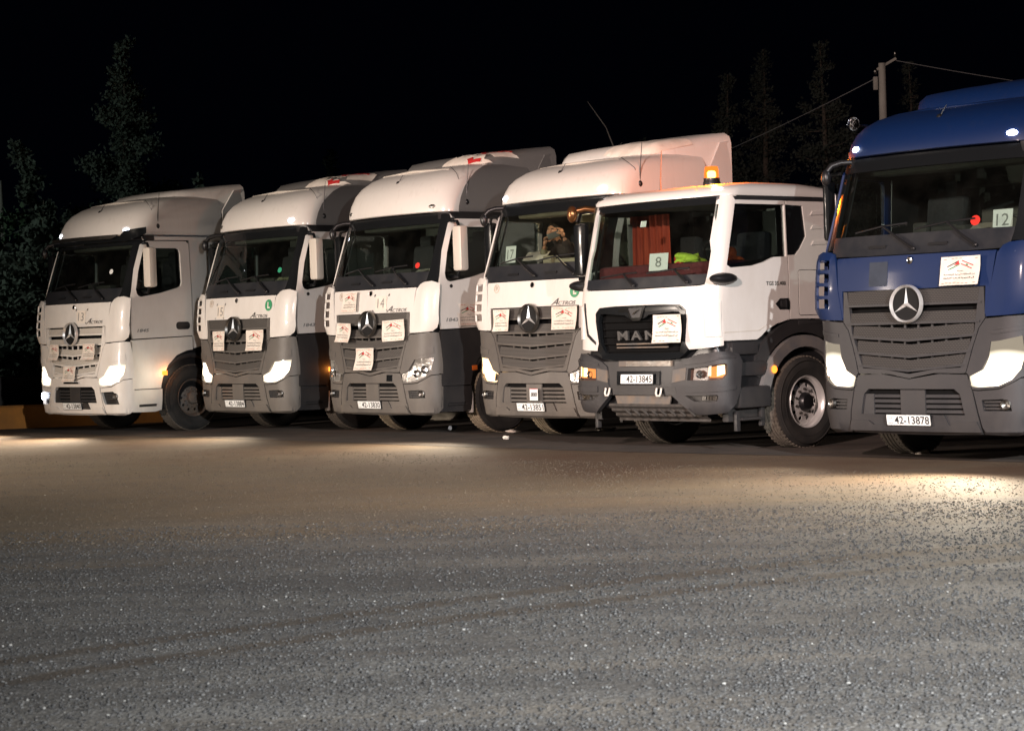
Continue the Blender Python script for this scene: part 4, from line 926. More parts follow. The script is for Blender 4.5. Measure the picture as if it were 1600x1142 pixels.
    # windscreen
    mb = MB(); mb.panel(fu, [(-1.12, 1.885), (-.95, 1.872), (0, 1.866), (.95, 1.872), (1.12, 1.885), (1.12, 1.99), (-1.12, 1.99)], (), .12, .08, -.002, .02); mb.build('cowl', COWL, root); mb = MB(); mb.panel(fu, [(-1.12, 2.76), (0, 2.76), (1.12, 2.76), (1.12, 2.835), (-1.12, 2.835)], (), .12, .08, -.002, .02); mb.build('header_band', GLOSSB, root)
    mb = MB(); mb.panel(fu, [(-1.12, 1.99), (0, 1.99), (1.12, 1.99), (1.12, 2.76), (-1.12, 2.76)], (), .1, .1, -.006, .006); mb.build('windscreen', GLASS, root)
    for a_, b_ in (((-.07, 1.90), (-.27, 2.04)), ((.73, 1.91), (.52, 2.06))):
        mb = MB(); a = Vector(fx(*a_, .03)); b = Vector(fx(*b_, .035)); mb.tube([a, a.lerp(b, .5)+Vector((0, -.01, 0)), b], [.022, .016, .010], 6); mb.ell(a, (.024, .02, .02), 10, 6)
        mb.tube([fx(b_[0]-.42, b_[1]-.03, .012), fx(*b_, .016), fx(b_[0]+.2, b_[1]+.005, .012)], .010, 6); mb.build('wiper', BLACK, root)
    # roof
    tab = [(2.845, .285, 1.10, .17, .16, .12), (2.85, .262, 1.112, .17, .17, .12), (2.885, .262, 1.115, .18, .18, .12), (2.93, .295, 1.10, .2, .2, .12), (2.965, .37, 1.07, .24, .24, .10), (2.99, .50, 1.02, .28, .28, .08), (3.01, .70, .93, .3, .3, .05), (3.02, 1.0, .75, .3, .3, .03)]
    us = [-3, -2.7, -2.4, -2.2, -2.05, -2]+[-2+i*.125 for i in range(1, 9)]+[-1+i*.2 for i in range(1, 10)]+[1+i*.125 for i in range(0, 8)]+[2, 2.05, 2.2, 2.4, 2.7, 3]
    rs = [[Surf([t], 2.04).P(u, t[0]) for u in us] for t in tab]
    rs = [[(p[0], p[1], p[2]-.10*max(0, p[1]-1.5)**2*min(1, (p[2]-2.84)/.1)) for p in r] for r in rs]
    mb = MB(); mb.loft(rs); n0 = (len(rs)-1)*len(us); mb.f.append(tuple(range(n0, n0+len(us)))); mb.m.append(0)
    for i in range(len(rs)-1): a = i*len(us); b = a+len(us)-1; mb.f.append((a, b, b+len(us), a+len(us))); mb.m.append(0)
    rf = mb.build('roof', ROOFW, root, 50)
    mb = MB(); mb.box((0, 2.10, 2.90), (2.2, .20, .05), .02, rot=(.25, 0, 0)); mb.build('roof_lip', P, rf)
    mb = MB(); mb.panel(fx, rect(-.93, 2.852, -.82, 2.885), (), .1, .1, .02, .01); mb.build('sensor_cover', SHADE, rf)
    # beacon
    bx, by = .51, .75
    mb = MB(); mb.lathe([(3.0, .10), (3.035, .10), (3.05, .092), (3.085, .092), (3.09, .001)], (bx, by, 0), 'Z', 28); bc = mb.build('amber_beacon', BLACK, root, 40)
    mb = MB(); mb.lathe([(3.085, .082), (3.12, .084), (3.19, .078), (3.215, .07), (3.222, .001)], (bx, by, 0), 'Z', 28); mb.build('beacon_dome', beacon_mat(), bc, 50)
    mb = MB(); mb.lathe([(3.085, .03), (3.10, .048), (3.15, .048), (3.165, .03), (3.17, .001)], (bx, by, 0), 'Z', 20); mb.build('beacon_bulb', emis('beacon_bulb_on', (1.0, .50, .16), 60), bc, 50)
    lamp('beacon_glow', 'POINT', (bx, by, 3.195), None, 300, (1, .36, .05), .02, parent=root)
    mb = MB(); mb.tube([(-.16, .6, 2.98), (-.16, .6, 3.10), (-.15, .62, 3.45)], [.012, .007, .005], 6); mb.build('antenna', STEEL, root)
    for sg in (1, -1):
        s3 = Surf(tab, 2.04); Mk = frame(s3, sg*1.12, 2.93); mb = MB(); mb.ell((0, 0, 0), (.06, .022, .012), 16, 8); mb.v = [tuple(Mk @ Vector(p)) for p in mb.v]
        mb.build('marker_lamp', MARKON if sg > 0 else DCHROME, root)
    # cabin
    RC = mat('red_curtain', (.34, .045, .015), .9, col2=(.16, .015, .008), scale=3, stretch=(9, 9, .5))
    mb = MB(); mb.box((0, .66, 1.90), (2.0, .62, .48), .06); mb.build('dashboard', mat('maroon_dash_cover', (.12, .018, .022), .95, noise=.4, scale=20), root)
    for sg in (1, -1):
        mb = MB(); mb.box((sg*.55, 1.1, 1.80), (.48, .48, .16), .06); mb.box((sg*.55, 1.36, 2.15), (.46, .15, .66), .06, rot=(-.1, 0, 0)); mb.box((sg*.55, 1.1, 1.5), (.34, .34, .5), .03); mb.build('seat', SEATM, root)
    mb = MB(); mb.tube([(.55+.21*math.cos(a), .80-.11*math.sin(a), 2.20+.17*math.sin(a)) for a in [2*PI*i/24 for i in range(25)]], .014, 6, cap=False); mb.tube([(.55, .80, 2.03), (.55, .6, 1.85)], .03); mb.build('steering_wheel', BLACK, root)
    mb = MB(); rg = []
    for z in (2.1, 2.4, 2.74): rg.append([(-1.02+.66*i/40, 0.92+.03*math.sin(i*.95+z), z) for i in range(41)])
    mb.loft(rg); cu = mb.build('curtain', RC, root, 60)
    mb = MB(); mb.box((0, 2.0, 2.2), (2.0, .03, 1.1)); mb.box((.3, 1.2, 2.79), (1.5, 1.5, .04), .01); mb.box((-.98, 1.4, 2.2), (.03, 1.1, .9), .01); mb.build('cabin_lining', INTERL, root)
    # chassis and tipper body frame
    mb = MB()
    for sg in (1, -1): mb.box((sg*.42, 4.6, .92), (.09, 7.4, .28), .01)
    for y in (.9, 2.6, 4, 5.6, 7.2): mb.box((0, y, .9), (.8, .12, .2), .01)
    mb.tube([(-1.0, 1.5, .52), (1.0, 1.5, .5)], .07, 8); mb.box((0, 1.0, .6), (.9, .9, .35), .05); mb.box((0, 1.5, 1.1), (1.0, 1.6, .4), .06)
    for y in (5.4, 6.8): mb.tube([(-.9, y, .52), (.9, y, .52)], .09, 8)
    mb.build('chassis', STEEL, root)
    for sg in (1, -1):
        for y in (5.4, 6.8): make_wheel(root, sg*1.22, y, sg, TREADD, False, True)
        mb = MB(); mb.box((sg*.92, 3.2, .70), (.54, 1.2, .56), .12); mb.build('fuel_tank', STEEL, root)
    return root
TP = {'t13': ((-6.9158, 31.2163), .79076), 't15': ((-4.1921, 30.0500), .84444), 't14': ((-1.9973, 27.7978), .85320), 't17': ((.2377, 25.2683), .85490), 'blue': ((3.8525, 19.2914), .83818), 'man': ((1.4260, 22.4231), .86547)}
def tw(t, p):
    (x, y), th = TP[t]; c, s = math.cos(th), math.sin(th)
    return Vector((x+c*p[0]+s*p[1], y-s*p[0]+c*p[1], p[2]))
T13 = actros('tractor_truck', *TP['t13'], dict(label='all white truck numbered 13 with a black visor and white grille, beside the orange block', paint=WHITE, low=WHITE, grille=WHITE, mesh=MESHW, door=WHITE, sidelow=WHITE, whitegrille=1, bigfog=1, intake=0, lights=2, beam=.5, far=.6, rb=1, badge='1845', amber=1, foglit=1, visor=1, blackrail=0, sp=.85, rh=1.0, spoiler=WHITE, markers=(1, 1), ring=SILVER))
T15 = actros('tractor_truck', *TP['t15'], dict(label='white truck numbered 15 with lit headlights, a grey grille and a green L sticker', paint=WHITE, low=PLAST, grille=PLAST, door=WHITE, sidelow=SHADE, roofside=GREYR, lights=2, beam=.22, far=.35, rb=.05, badge='1843', amber=1, lock=1, sp=.95, rh=1.02, spoiler=GREYR, film='torn', markers=(0, 1), flap=1))
T14 = actros('tractor_truck', *TP['t14'], dict(label='white truck numbered 14 with unlit headlights and a notice on its door', paint=WHITE, low=PLAST, grille=PLAST, door=WHITE, sidelow=SHADE, roofside=GREYR, lights=0, badge='1843', lock=1, sp=1.0, rh=1.14, spoiler=GREYR, film='torn', markers=(0, 0), flap=1, bumperlamp=1, tread=TREAD, steer=0.0))
T17 = actros('tractor_truck', *TP['t17'], dict(label='white truck with card 17 in its lit windscreen and a man in the cabin', paint=WHITE, low=PLAST, grille=PLASTB, door=WHITE, sidelow=SHADE, ring=DCHROME, lights=(1, 0), far=0.5, rb=1, sp=1.05, rh=.86, film='sheet', markers=(1, 1), tread=TREAD, domelit=1))
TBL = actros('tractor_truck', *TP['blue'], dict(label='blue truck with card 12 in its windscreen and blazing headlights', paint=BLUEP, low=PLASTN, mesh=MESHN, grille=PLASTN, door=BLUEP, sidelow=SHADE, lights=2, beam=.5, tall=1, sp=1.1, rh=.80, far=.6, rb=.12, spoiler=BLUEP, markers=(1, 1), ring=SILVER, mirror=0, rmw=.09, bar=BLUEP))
LRY = rigid_lorry('tipper_lorry', *TP['man'])
sA = ACT
def NF(x, z, spin=0.0, sf=ACT): return frame(sf, sf.F(x, z)[0], z, spin)
# number plates
for r, nb, sf, z, x in ((T13, '42-13840', ACT, .455, .0), (T15, '42-13884', ACT, .455, 0), (T14, '42-13830', ACT, .455, 0), (T17, '42-13851', ACT, .455, 0), (TBL, '42-13878', ACT, .455, 0), (LRY, '42-13845', MAN, .84, 0)):
    plate(r, frame(sf, x, z) @ Matrix.Translation((0, 0, .025)), nb)
# printed notices taped on the fronts
def put(r, x0, z0, x1, z1, seed, lab, off=.03, sf=ACT, spin=0.0):
    cx, cz = (x0+x1)/2, (z0+z1)/2
    return notice(r, NF(cx, cz, spin, sf) @ Matrix.Translation((0, 0, off)), abs(x1-x0), abs(z1-z0), lab, seed)
put(T13, -.68, 1.42, -.36, 1.17, 1, 'notice in glossy film over the left of the white grille'); put(T13, .31, 1.42, .69, 1.17, 2, 'notice in glossy film over the right of the white grille'); put(T13, -.24, 1.07, .14, .83, 3, 'notice low in the middle of the white grille')
put(T15, -.61, 1.55, -.25, 1.25, 4, 'notice left of the star'); put(T15, .32, 1.55, .76, 1.24, 5, 'notice right of the star')
put(T14, -.79, 1.60, -.37, 1.33, 6, 'notice on the grille left of the star', spin=-.04); put(T14, .31, 1.62, .79, 1.33, 7, 'notice on the grille right of the star', spin=.03); put(T14, -.30, 1.24, .14, .93, 8, 'notice low in the middle of the grille'); put(T14, -.68, 2.03, -.28, 1.75, 9, 'crumpled notice on the white bonnet flap', off=.014)
put(T17, -.74, 1.70, -.37, 1.42, 10, 'notice left of the star'); put(T17, .41, 1.71, .86, 1.42, 11, 'notice right of the star')
put(TBL, .37, 2.01, .81, 1.73, 12, 'notice on the blue bonnet flap', off=.014)
put(LRY, .28, 1.56, .71, 1.25, 13, 'notice over the MAN lettering', off=.05, sf=MAN)
fs1 = lambda y, z, off=0.0: ACT.P(*ACT.S(y, z, 1), off)
notice(T14, Matrix(((0, 0, 1, 1.245), (1, 0, 0, .80), (0, 1, 0, 1.665), (0, 0, 0, 1))), .42, .31, 'notice on the driver door', 14)
# numbers taped on the flaps
for r, s, x, z, fr in ((T13, '13', .22, 1.845, (.07, .38, 1.73, 1.95)), (T15, '15', -.44, 1.845, (-.58, -.34, 1.73, 1.95)), (T14, '14', .24, 1.86, (.09, .40, 1.75, 1.97))):
    M = NF(x, z) @ Matrix.Translation((0, 0, .012)); fn = flat(M); mb = MB()
    w_ = (fr[1]-fr[0])/2; h_ = (fr[3]-fr[2])/2
    mb.panel(fn, rrect(-w_*.8, -h_*.9, w_*.8, h_*.9, .01), (), .3, .3, 0, .001, 0); put_text(mb, s, fn, 0, 0, .15, .13, .002, 1)
    for a in (-1, 1):
        for b in (-1, 1): mb.panel(fn, [(a*w_, b*h_-.012), (a*w_+.018*b, b*h_+.02), (a*w_+.03*b, b*h_+.012), (a*w_+.012, b*h_-.018)], (), .3, .3, .003, .001, 2)
    mb.build('number_sheet', [PAPER, INKG, INK], r, 0)
for r, x, z in ((T15, .80, 1.91), (T17, .765, 1.90)):
    fn = flat(NF(x, z) @ Matrix.Translation((0, 0, .012))); mb = MB(); mb.panel(fn, disc(0, 0, .08, .085), (), .3, .3, 0, .001, 0); put_text(mb, 'L', fn, .005, 0, .055, .095, .002, 1, .05); mb.build('round_sticker', [mat('green_sticker', (.03, .26, .11), .5), PAPER], r, 0)
for r in (T15, T14, T17):
    fn = flat(NF(-.73, 1.975) @ Matrix.Translation((0, 0, .011))); mb = MB(); mb.panel(fn, disc(0, 0, .055), [disc(0, 0, .049)], .3, .3, 0, .001, 0); mb.panel(fn, rect(-.02, -.03, -.012, .03), (), .3, .3, 0, .001, 0); mb.panel(fn, rect(.006, -.02, .014, .03), (), .3, .3, 0, .001, 0); mb.build('faded_sticker', mat('faded_ink', (.5, .38, .25), .7), r, 0)
fn = lambda u, v, off=0.0: ACT.P(*ACT.F(u, v), off)
mb = MB(); mb.panel(fn, rrect(-.50, 1.76, -.27, 2.0, .01), (), .2, .2, .0085, .002); mb.build('faded_patch', mat('patch', (.035, .045, .065), .8, noise=.3), TBL, 0)
fn = flat(NF(.095, .61) @ Matrix.Translation((0, 0, .05))); mb = MB(); mb.panel(fn, rect(-.075, -.075, .075, .075), (), .3, .3, 0, .002, 0)
for i in range(3): mb.panel(fn, [(-.055+i*.038, -.022), (-.02+i*.038, -.022), (-.012+i*.038, .022), (-.047+i*.038, .022)], [[(-.043+i*.038, -.014), (-.033+i*.038, -.014), (-.026+i*.038, .012), (-.036+i*.038, .012)]], .3, .3, .002, .001, 1)
mb.panel(fn, rect(-.075, .068, .075, .075), (), .3, .3, .002, .001, 2); mb.build('small_card', [PAPERC, INK, RED], T17, 0)
# discs stuck inside the windscreens
for r, x, z, rr, m in ((T14, .84, 2.36, .042, mat('red_disc', (.6, .02, .01), .5)), (T15, .86, 2.43, .042, mat('green_disc', (.02, .30, .16), .5)), (T13, .75, 2.53, .040, PAPERC), (TBL, .66, 2.35, .05, mat('red_disc', (.6, .02, .01), .5))):
    fn = flat(NF(x, z) @ Matrix.Translation((0, 0, .002))); mb = MB(); mb.panel(fn, disc(0, 0, rr), (), .3, .3, 0, .001, 0); mb.build('windscreen_disc', m, r, 0)
mb = MB(); fn = flat(NF(-.09, 2.60, 0, MAN) @ Matrix.Translation((0, 0, -.012))); mb.panel(fn, rect(-.045, -.035, .045, .035), (), .3, .3, 0, .001, 0); mb.build('windscreen_tag', PAPERC, LRY, 0)
# number cards standing on the dashboards
def card(t, s, x, y, z, w_, h_, lab, tiltx=-.12):
    p = tw(t, (x, y, z)); o = empty('number_card', p, -TP[t][1]); tag(o, lab, 'number card', 'number cards behind the windscreens')
    M = Matrix.Rotation(PI/2+tiltx, 4, 'X'); fn = flat(M); mb = MB(); mb.panel(fn, rect(-w_/2, 0, w_/2, h_), (), .3, .3, 0, .002, 0); mb.build('card', PAPERC, o, 0)
    mb = MB(); put_text(mb, s, fn, 0, h_/2, w_*.32*len(s), h_*.58, .003, 0); mb.build('number', INKG, o, 0)
card('man', '8', .05, .31, 2.06, .30, .20, 'white card reading 8 on the maroon dashboard'); card('t17', '17', -.86, .46, 2.32, .20, .22, 'white card reading 17 at the edge of the lit windscreen'); card('blue', '12', .84, .40, 2.25, .22, .20, 'white card reading 12 behind the blue truck windscreen')
# loose things lying on dashboards
def sheet(t, x, y, z, w_, d_, m, lab, nm='paper_sheets', cat='papers', rz=0.0):
    o = MB(); o.panel(lambda u, v, off=0.0: (u, v, off+.004*math.sin(17*u)), rect(-w_/2, -d_/2, w_/2, d_/2), (), .1, .1, .006, .006); q = o.build(nm, m, None, 0, tw(t, (x, y, z)), (.5, 0, -TP[t][1]+rz)); tag(q, lab, cat)
sheet('t15', .55, .56, 2.275, .62, .24, mat('patterned_papers', (.35, .34, .22), .7, col2=(.05, .06, .02), scale=30, sharp=(.5, .6)), 'patterned cloth and papers on the dashboard of the truck numbered 15')
sheet('t14', .48, .60, 2.27, .75, .22, mat('dash_paper', (.30, .28, .24), .8), 'pale papers on the dashboard of the truck numbered 14')
sheet('blue', .35, .62, 2.28, .75, .25, mat('dash_paper', (.30, .28, .24), .8), 'white papers beside card 12 in the blue truck')
sheet('t17', -.72, .80, 2.40, .32, .24, PAPER, 'crumpled white cloth on the dashboard in front of the man', 'white_cloth', 'cloth', .4)
def crumple(nm, lab, cat, loc, r, m, seed, grp=None, rag=1.6):
    rr = random.Random(seed); bm = bmesh.new(); bmesh.ops.create_icosphere(bm, subdivisions=4, radius=1)
    vv = [Vector((rr.uniform(-1, 1), rr.uniform(-1, 1), rr.uniform(-1, 1))).normalized() for _ in range(60)]
    mb = MB(); out = []
    for v in bm.verts:
        k = 1+rag*sum(max(0, v.co.dot(q)-.80)*(-1)**i for i, q in enumerate(vv)); z = v.co.z*k; z = max(z, -.35)
        out.append((v.co.x*r[0]*k, v.co.y*r[1]*k, (z+.35)*r[2]))
    mb.add(out, [[v.index for v in f.verts] for f in bm.faces]); bm.free(); o = mb.build(nm, m, None, 40, loc); tag(o, lab, cat, grp); return o
crumple('safety_vest', 'yellow-green safety vest heaped on the maroon dashboard', 'vest', tw('man', (.46, .50, 2.14)), (.16, .10, .07), mat('hi_vis', (.42, .60, .05), .8, bump=.5, bscale=30), 5)
crumple('red_bag', 'small red bag beside the safety vest on the dashboard', 'bag', tw('man', (.33, .42, 2.13)), (.07, .06, .06), mat('red_cloth', (.35, .01, .01), .8), 6)
crumple('orange_cloth', 'orange cloth seen through the door window of the low-roofed lorry', 'cloth', tw('man', (.86, .62, 2.14)), (.11, .10, .08), mat('orange_cloth', (.75, .12, .02), .8), 8)
# ---------------------------------------------------------------- ground
def ground_mat():
    m, nt, b = nodes('asphalt'); N = nt.nodes; L = nt.links
    tc = N.new('ShaderNodeTexCoord'); co = tc.outputs['Object']
    def noise(s, d=6, r=.6, vec=co):
        n = N.new('ShaderNodeTexNoise'); n.inputs['Scale'].default_value = s; n.inputs['Detail'].default_value = d; n.inputs['Roughness'].default_value = r; L.new(vec, n.inputs['Vector']); return n.outputs['Fac']
    def rng(v, a, b_, c, d):
        r = N.new('ShaderNodeMapRange'); r.inputs[1].default_value = a; r.inputs[2].default_value = b_; r.inputs[3].default_value = c; r.inputs[4].default_value = d; L.new(v, r.inputs[0]); return r.outputs[0]
    def mth(op, a, b_=None, c=None):
        x = N.new('ShaderNodeMath'); x.operation = op
        for i, q in enumerate((a, b_, c)):
            if q is None: continue
            if isinstance(q, (int, float)): x.inputs[i].default_value = q
            else: L.new(q, x.inputs[i])
        return x.outputs[0]
    def mix(f, a, b_):
        x = N.new('ShaderNodeMix'); x.data_type = 'RGBA'
        L.new(f, x.inputs[0])
        for i, q in ((6, a), (7, b_)):
            if isinstance(q, tuple): x.inputs[i].default_value = q+(1,)
            else: L.new(q, x.inputs[i])
        return x.outputs[2]
    vo = N.new('ShaderNodeTexVoronoi'); vo.inputs['Scale'].default_value = 48; L.new(co, vo.inputs['Vector'])
    sepc = N.new('ShaderNodeSeparateColor'); L.new(vo.outputs['Color'], sepc.inputs[0])
    base = mix(rng(noise(.5), .35, .65, 0, 1), (.058, .055, .050), (.085, .080, .072))
    stone = mix(rng(sepc.outputs[0], 0, 1, 0, 1), (.022, .022, .021), (.20, .195, .18))
    c = mix(rng(vo.outputs['Distance'], .0, .6, .95, .1), base, stone)
    c = mix(rng(noise(14, 5, .75), .62, .72, 0, .55), c, (.015, .015, .014))
    c = mix(rng(noise(26, 5, .85), .36, .47, .85, 0), c, (.010, .010, .011)); c = mix(rng(noise(33, 5, .85), .53, .64, 0, .75), c, (.22, .22, .225))
    mq = N.new('ShaderNodeMapping'); mq.inputs['Rotation'].default_value = (0, 0, -.5); mq.inputs['Scale'].default_value = (.35, 1.5, 1); L.new(co, mq.inputs[0])
    big = noise(.8, 5, .62, mq.outputs[0])
    c = mix(rng(big, .44, .60, 0, .55), c, (.022, .022, .024)); c = mix(rng(big, .30, .42, .45, 0), c, (.15, .148, .14))
    pit = mth('MULTIPLY', rng(noise(15, 6, .8), .54, .62, 0, 1), rng(noise(1.1, 3), .42, .58, 0, 1)); c = mix(pit, c, (.008, .008, .009))
    # bright chips
    v2 = N.new('ShaderNodeTexVoronoi'); v2.inputs['Scale'].default_value = 9; L.new(co, v2.inputs['Vector'])
    c = mix(mth('MULTIPLY', rng(v2.outputs['Distance'], .05, .085, .8, 0), rng(noise(3), .50, .58, 0, 1)), c, (.45, .44, .42))
    # long stains and swept dust running across the yard
    mp = N.new('ShaderNodeMapping'); mp.inputs['Rotation'].default_value = (0, 0, .82); mp.inputs['Scale'].default_value = (.16, 1.3, 1); L.new(co, mp.inputs[0])
    st = noise(.9, 7, .6, mp.outputs[0])
    c = mix(rng(st, .50, .72, 0, .6), c, (.028, .025, .022)); c = mix(rng(st, .30, .46, .45, 0), c, (.14, .115, .085))
    spx = N.new('ShaderNodeSeparateXYZ'); L.new(co, spx.inputs[0])
    tan_lit_band = mth('SUBTRACT', mth('ADD', spx.outputs['Y'], mth('MULTIPLY', mth('SUBTRACT', st, .5), 9.0)), mth('MULTIPLY_ADD', spx.outputs['X'], .15, 15.2))
    c = mix(mth('MULTIPLY', rng(tan_lit_band, -1.6, 1.8, 0, .8), rng(noise(2.2, 7, .7), .25, .7, .55, 1)), c, (.18, .128, .072))  # tan dust, also carrying the warm band of light before the trucks
    red = mth('MULTIPLY', rng(mth('ABSOLUTE', mth('SUBTRACT', mth('MULTIPLY_ADD', spx.outputs['X'], 1.0, spx.outputs['Y']), 22.0)), 1.2, 4.5, .75, 0), rng(noise(.7, 5), .35, .65, .3, 1)); c = mix(red, c, (.085, .040, .020))  # reddish light before the trucks painted in as a brown streak
    # two tyre tracks of brown mud: signed distance to a gently curved line
    sp = N.new('ShaderNodeSeparateXYZ'); L.new(co, sp.inputs[0])
    wob = mth('MULTIPLY', mth('SUBTRACT', noise(1.3, 3), .5), .10)
    yy = mth('ADD', sp.outputs['Y'], wob)
    line = mth('ADD', mth('MULTIPLY_ADD', sp.outputs['X'], .64, 11.0), mth('MULTIPLY', mth('MULTIPLY', sp.outputs['X'], sp.outputs['X']), -.045))
    d = mth('SUBTRACT', yy, line)
    def band(c0, wdt): return rng(mth('ABSOLUTE', mth('SUBTRACT', d, c0)), wdt*.5, wdt, .75, 0)
    tr = mth('MULTIPLY', mth('ADD', band(0, .15), band(-.66, .15)), rng(noise(6, 6, .7), .3, .6, .5, 1.0))
    c = mix(tr, c, (.035, .025, .016))
    L.new(c, b.inputs['Base Color'])
    b.inputs['Roughness'].default_value = .82; b.inputs['Specular IOR Level'].default_value = .35
    bp = N.new('ShaderNodeBump'); bp.inputs['Strength'].default_value = .9; bp.inputs['Distance'].default_value = .006; L.new(rng(vo.outputs['Distance'], 0, .6, 1, 0), bp.inputs['Height'])
    bp2 = N.new('ShaderNodeBump'); bp2.inputs['Strength'].default_value = .5; bp2.inputs['Distance'].default_value = .03; L.new(noise(5, 8, .7), bp2.inputs['Height']); L.new(bp.outputs[0], bp2.inputs['Normal'])
    L.new(bp2.outputs[0], b.inputs['Normal'])
    return m
GM = ground_mat()
UNLITG = mat('unlit_asphalt', (.080, .058, .044), .75, col2=(.030, .024, .020), scale=1.6, bump=.5, bscale=60)  # dark tone stands for ground short of the headlight pools
rnd = random.Random(3)
def gz(x, y):
    """yard dips a few centimetres beyond the line the trucks stand behind"""
    d = (y-(24.2-1.05*x))   # line running along the row of trucks
    return -.07*max(0, min(1, (d+.1)/1.0))
mb = MB(); n = 60
xs = [-120, -60, -30, -20]+[-14+i*.8 for i in range(42)]+[25, 40, 70, 120]; ys = [-40, -20, 0, 4]+[6+i*.6 for i in range(56)]+[45, 60, 90, 150, 300, 600]
vs = [(x, y, 0) for y in ys for x in xs]; fs = [(j*len(xs)+i, j*len(xs)+i+1, (j+1)*len(xs)+i+1, (j+1)*len(xs)+i) for j in range(len(ys)-1) for i in range(len(xs)-1)]
mb.add(vs, fs); tag(mb.build('ground', GM, None, 60), None, None, None, 'structure')
# unlit ground painted as darker asphalt by the trucks, its edge follows the fronts
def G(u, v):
    """world ground point seen at photograph pixel, used once to lay the dark strip edge at its true place"""
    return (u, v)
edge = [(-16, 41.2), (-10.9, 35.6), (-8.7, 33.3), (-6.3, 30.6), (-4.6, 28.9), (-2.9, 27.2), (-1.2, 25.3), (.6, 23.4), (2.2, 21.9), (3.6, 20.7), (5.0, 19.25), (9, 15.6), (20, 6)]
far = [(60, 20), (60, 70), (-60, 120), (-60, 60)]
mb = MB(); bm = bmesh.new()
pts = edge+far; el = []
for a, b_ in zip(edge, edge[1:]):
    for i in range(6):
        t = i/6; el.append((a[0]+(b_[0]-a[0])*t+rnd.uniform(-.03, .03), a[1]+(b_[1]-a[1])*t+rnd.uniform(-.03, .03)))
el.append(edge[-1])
mb.add([(x, y, .004) for x, y in el+far], [tuple(range(len(el)+4))]); tag(mb.build('unlit_ground_strip', UNLITG, None, 0), None, None, None, 'structure')

# ---------------------------------------------------------------- loose grit standing proud of the tarmac
import numpy as np
def grit(name, n, y0, y1, rmin, rmax, seed, cols, x_k=.42):
    g = np.random.default_rng(seed)
    t = (1+5**.5)/2; ico = np.array([(-1, t, 0), (1, t, 0), (-1, -t, 0), (1, -t, 0), (0, -1, t), (0, 1, t), (0, -1, -t), (0, 1, -t), (t, 0, -1), (t, 0, 1), (-t, 0, -1), (-t, 0, 1)])/1.902
    F = np.array([(0, 11, 5), (0, 5, 1), (0, 1, 7), (0, 7, 10), (0, 10, 11), (1, 5, 9), (5, 11, 4), (11, 10, 2), (10, 7, 6), (7, 1, 8), (3, 9, 4), (3, 4, 2), (3, 2, 6), (3, 6, 8), (3, 8, 9), (4, 9, 5), (2, 4, 11), (6, 2, 10), (8, 6, 7), (9, 8, 1)])
    y = y0+(y1-y0)*g.random(n)**1.15; x = (g.random(n)*2-1)*(y*x_k+.8)
    # gathered in drifts, swept off the wheel tracks
    k = .5+.5*np.sin(x*2.3+1.7*np.sin(y*1.1))*np.sin(y*2.9+.8*x)+g.normal(0, .35, n)
    d = y-(11+.64*x-.045*x*x); trk = (np.abs(d) < .13) | (np.abs(d+.66) < .13)
    keep = (k > .12) & (y < 22.3-1.05*x) & ~(trk & (g.random(n) < .55)); x = x[keep]; y = y[keep]; m = len(x)
    r = rmin+(rmax-rmin)*g.random(m)**2.2; a = g.random(m)*6.283
    V = ico[None]*(1+g.uniform(-.28, .28, (m, 12, 1))); V = V*np.stack([r*g.uniform(.8, 1.3, m), r*g.uniform(.7, 1.0, m), r*g.uniform(.5, .85, m)], 1)[:, None]
    ca, sa = np.cos(a)[:, None], np.sin(a)[:, None]; X = V[..., 0]*ca-V[..., 1]*sa+x[:, None]; Y = V[..., 0]*sa+V[..., 1]*ca+y[:, None]; Z = V[..., 2]+(r*.25)[:, None]
    P = np.stack([X, Y, Z], 2).reshape(-1, 3); Q = (F[None]+12*np.arange(m)[:, None, None]).reshape(-1, 3)
    me = bpy.data.meshes.new(name); me.vertices.add(len(P)); me.vertices.foreach_set('co', P.ravel().astype('f')); me.loops.add(Q.size); me.loops.foreach_set('vertex_index', Q.ravel().astype('i'))
    me.polygons.add(len(Q)); me.polygons.foreach_set('loop_start', (np.arange(len(Q))*3).astype('i')); me.update(calc_edges=True); me.validate()
    mt, nt, b = nodes(name); ge = nt.nodes.new('ShaderNodeNewGeometry'); cr = nt.nodes.new('ShaderNodeValToRGB'); nt.links.new(ge.outputs['Random Per Island'], cr.inputs[0]); nt.links.new(cr.outputs[0], b.inputs['Base Color']); b.inputs['Roughness'].default_value = .75
    cr.color_ramp.elements[0].color = tuple(cols[0])+(1,); cr.color_ramp.elements[1].color = tuple(cols[3])+(1,)
    for q_, c_ in ((.80, cols[1]), (.988, cols[2])): e = cr.color_ramp.elements.new(q_); e.color = tuple(c_)+(1,)
    me.materials.append(mt); o = bpy.data.objects.new(name, me); COL.objects.link(o); tag(o, None, None, None, 'stuff'); return o
grit('gravel', 92000, 6.6, 15.5, .004, .0105, 4, [(.016, .016, .017), (.050, .050, .050), (.085, .085, .084), (.26, .255, .24)])
grit('dusty_gravel', 46000, 14.2, 26, .004, .010, 5, [(.05, .041, .030), (.088, .070, .048), (.12, .095, .065), (.25, .22, .17)])
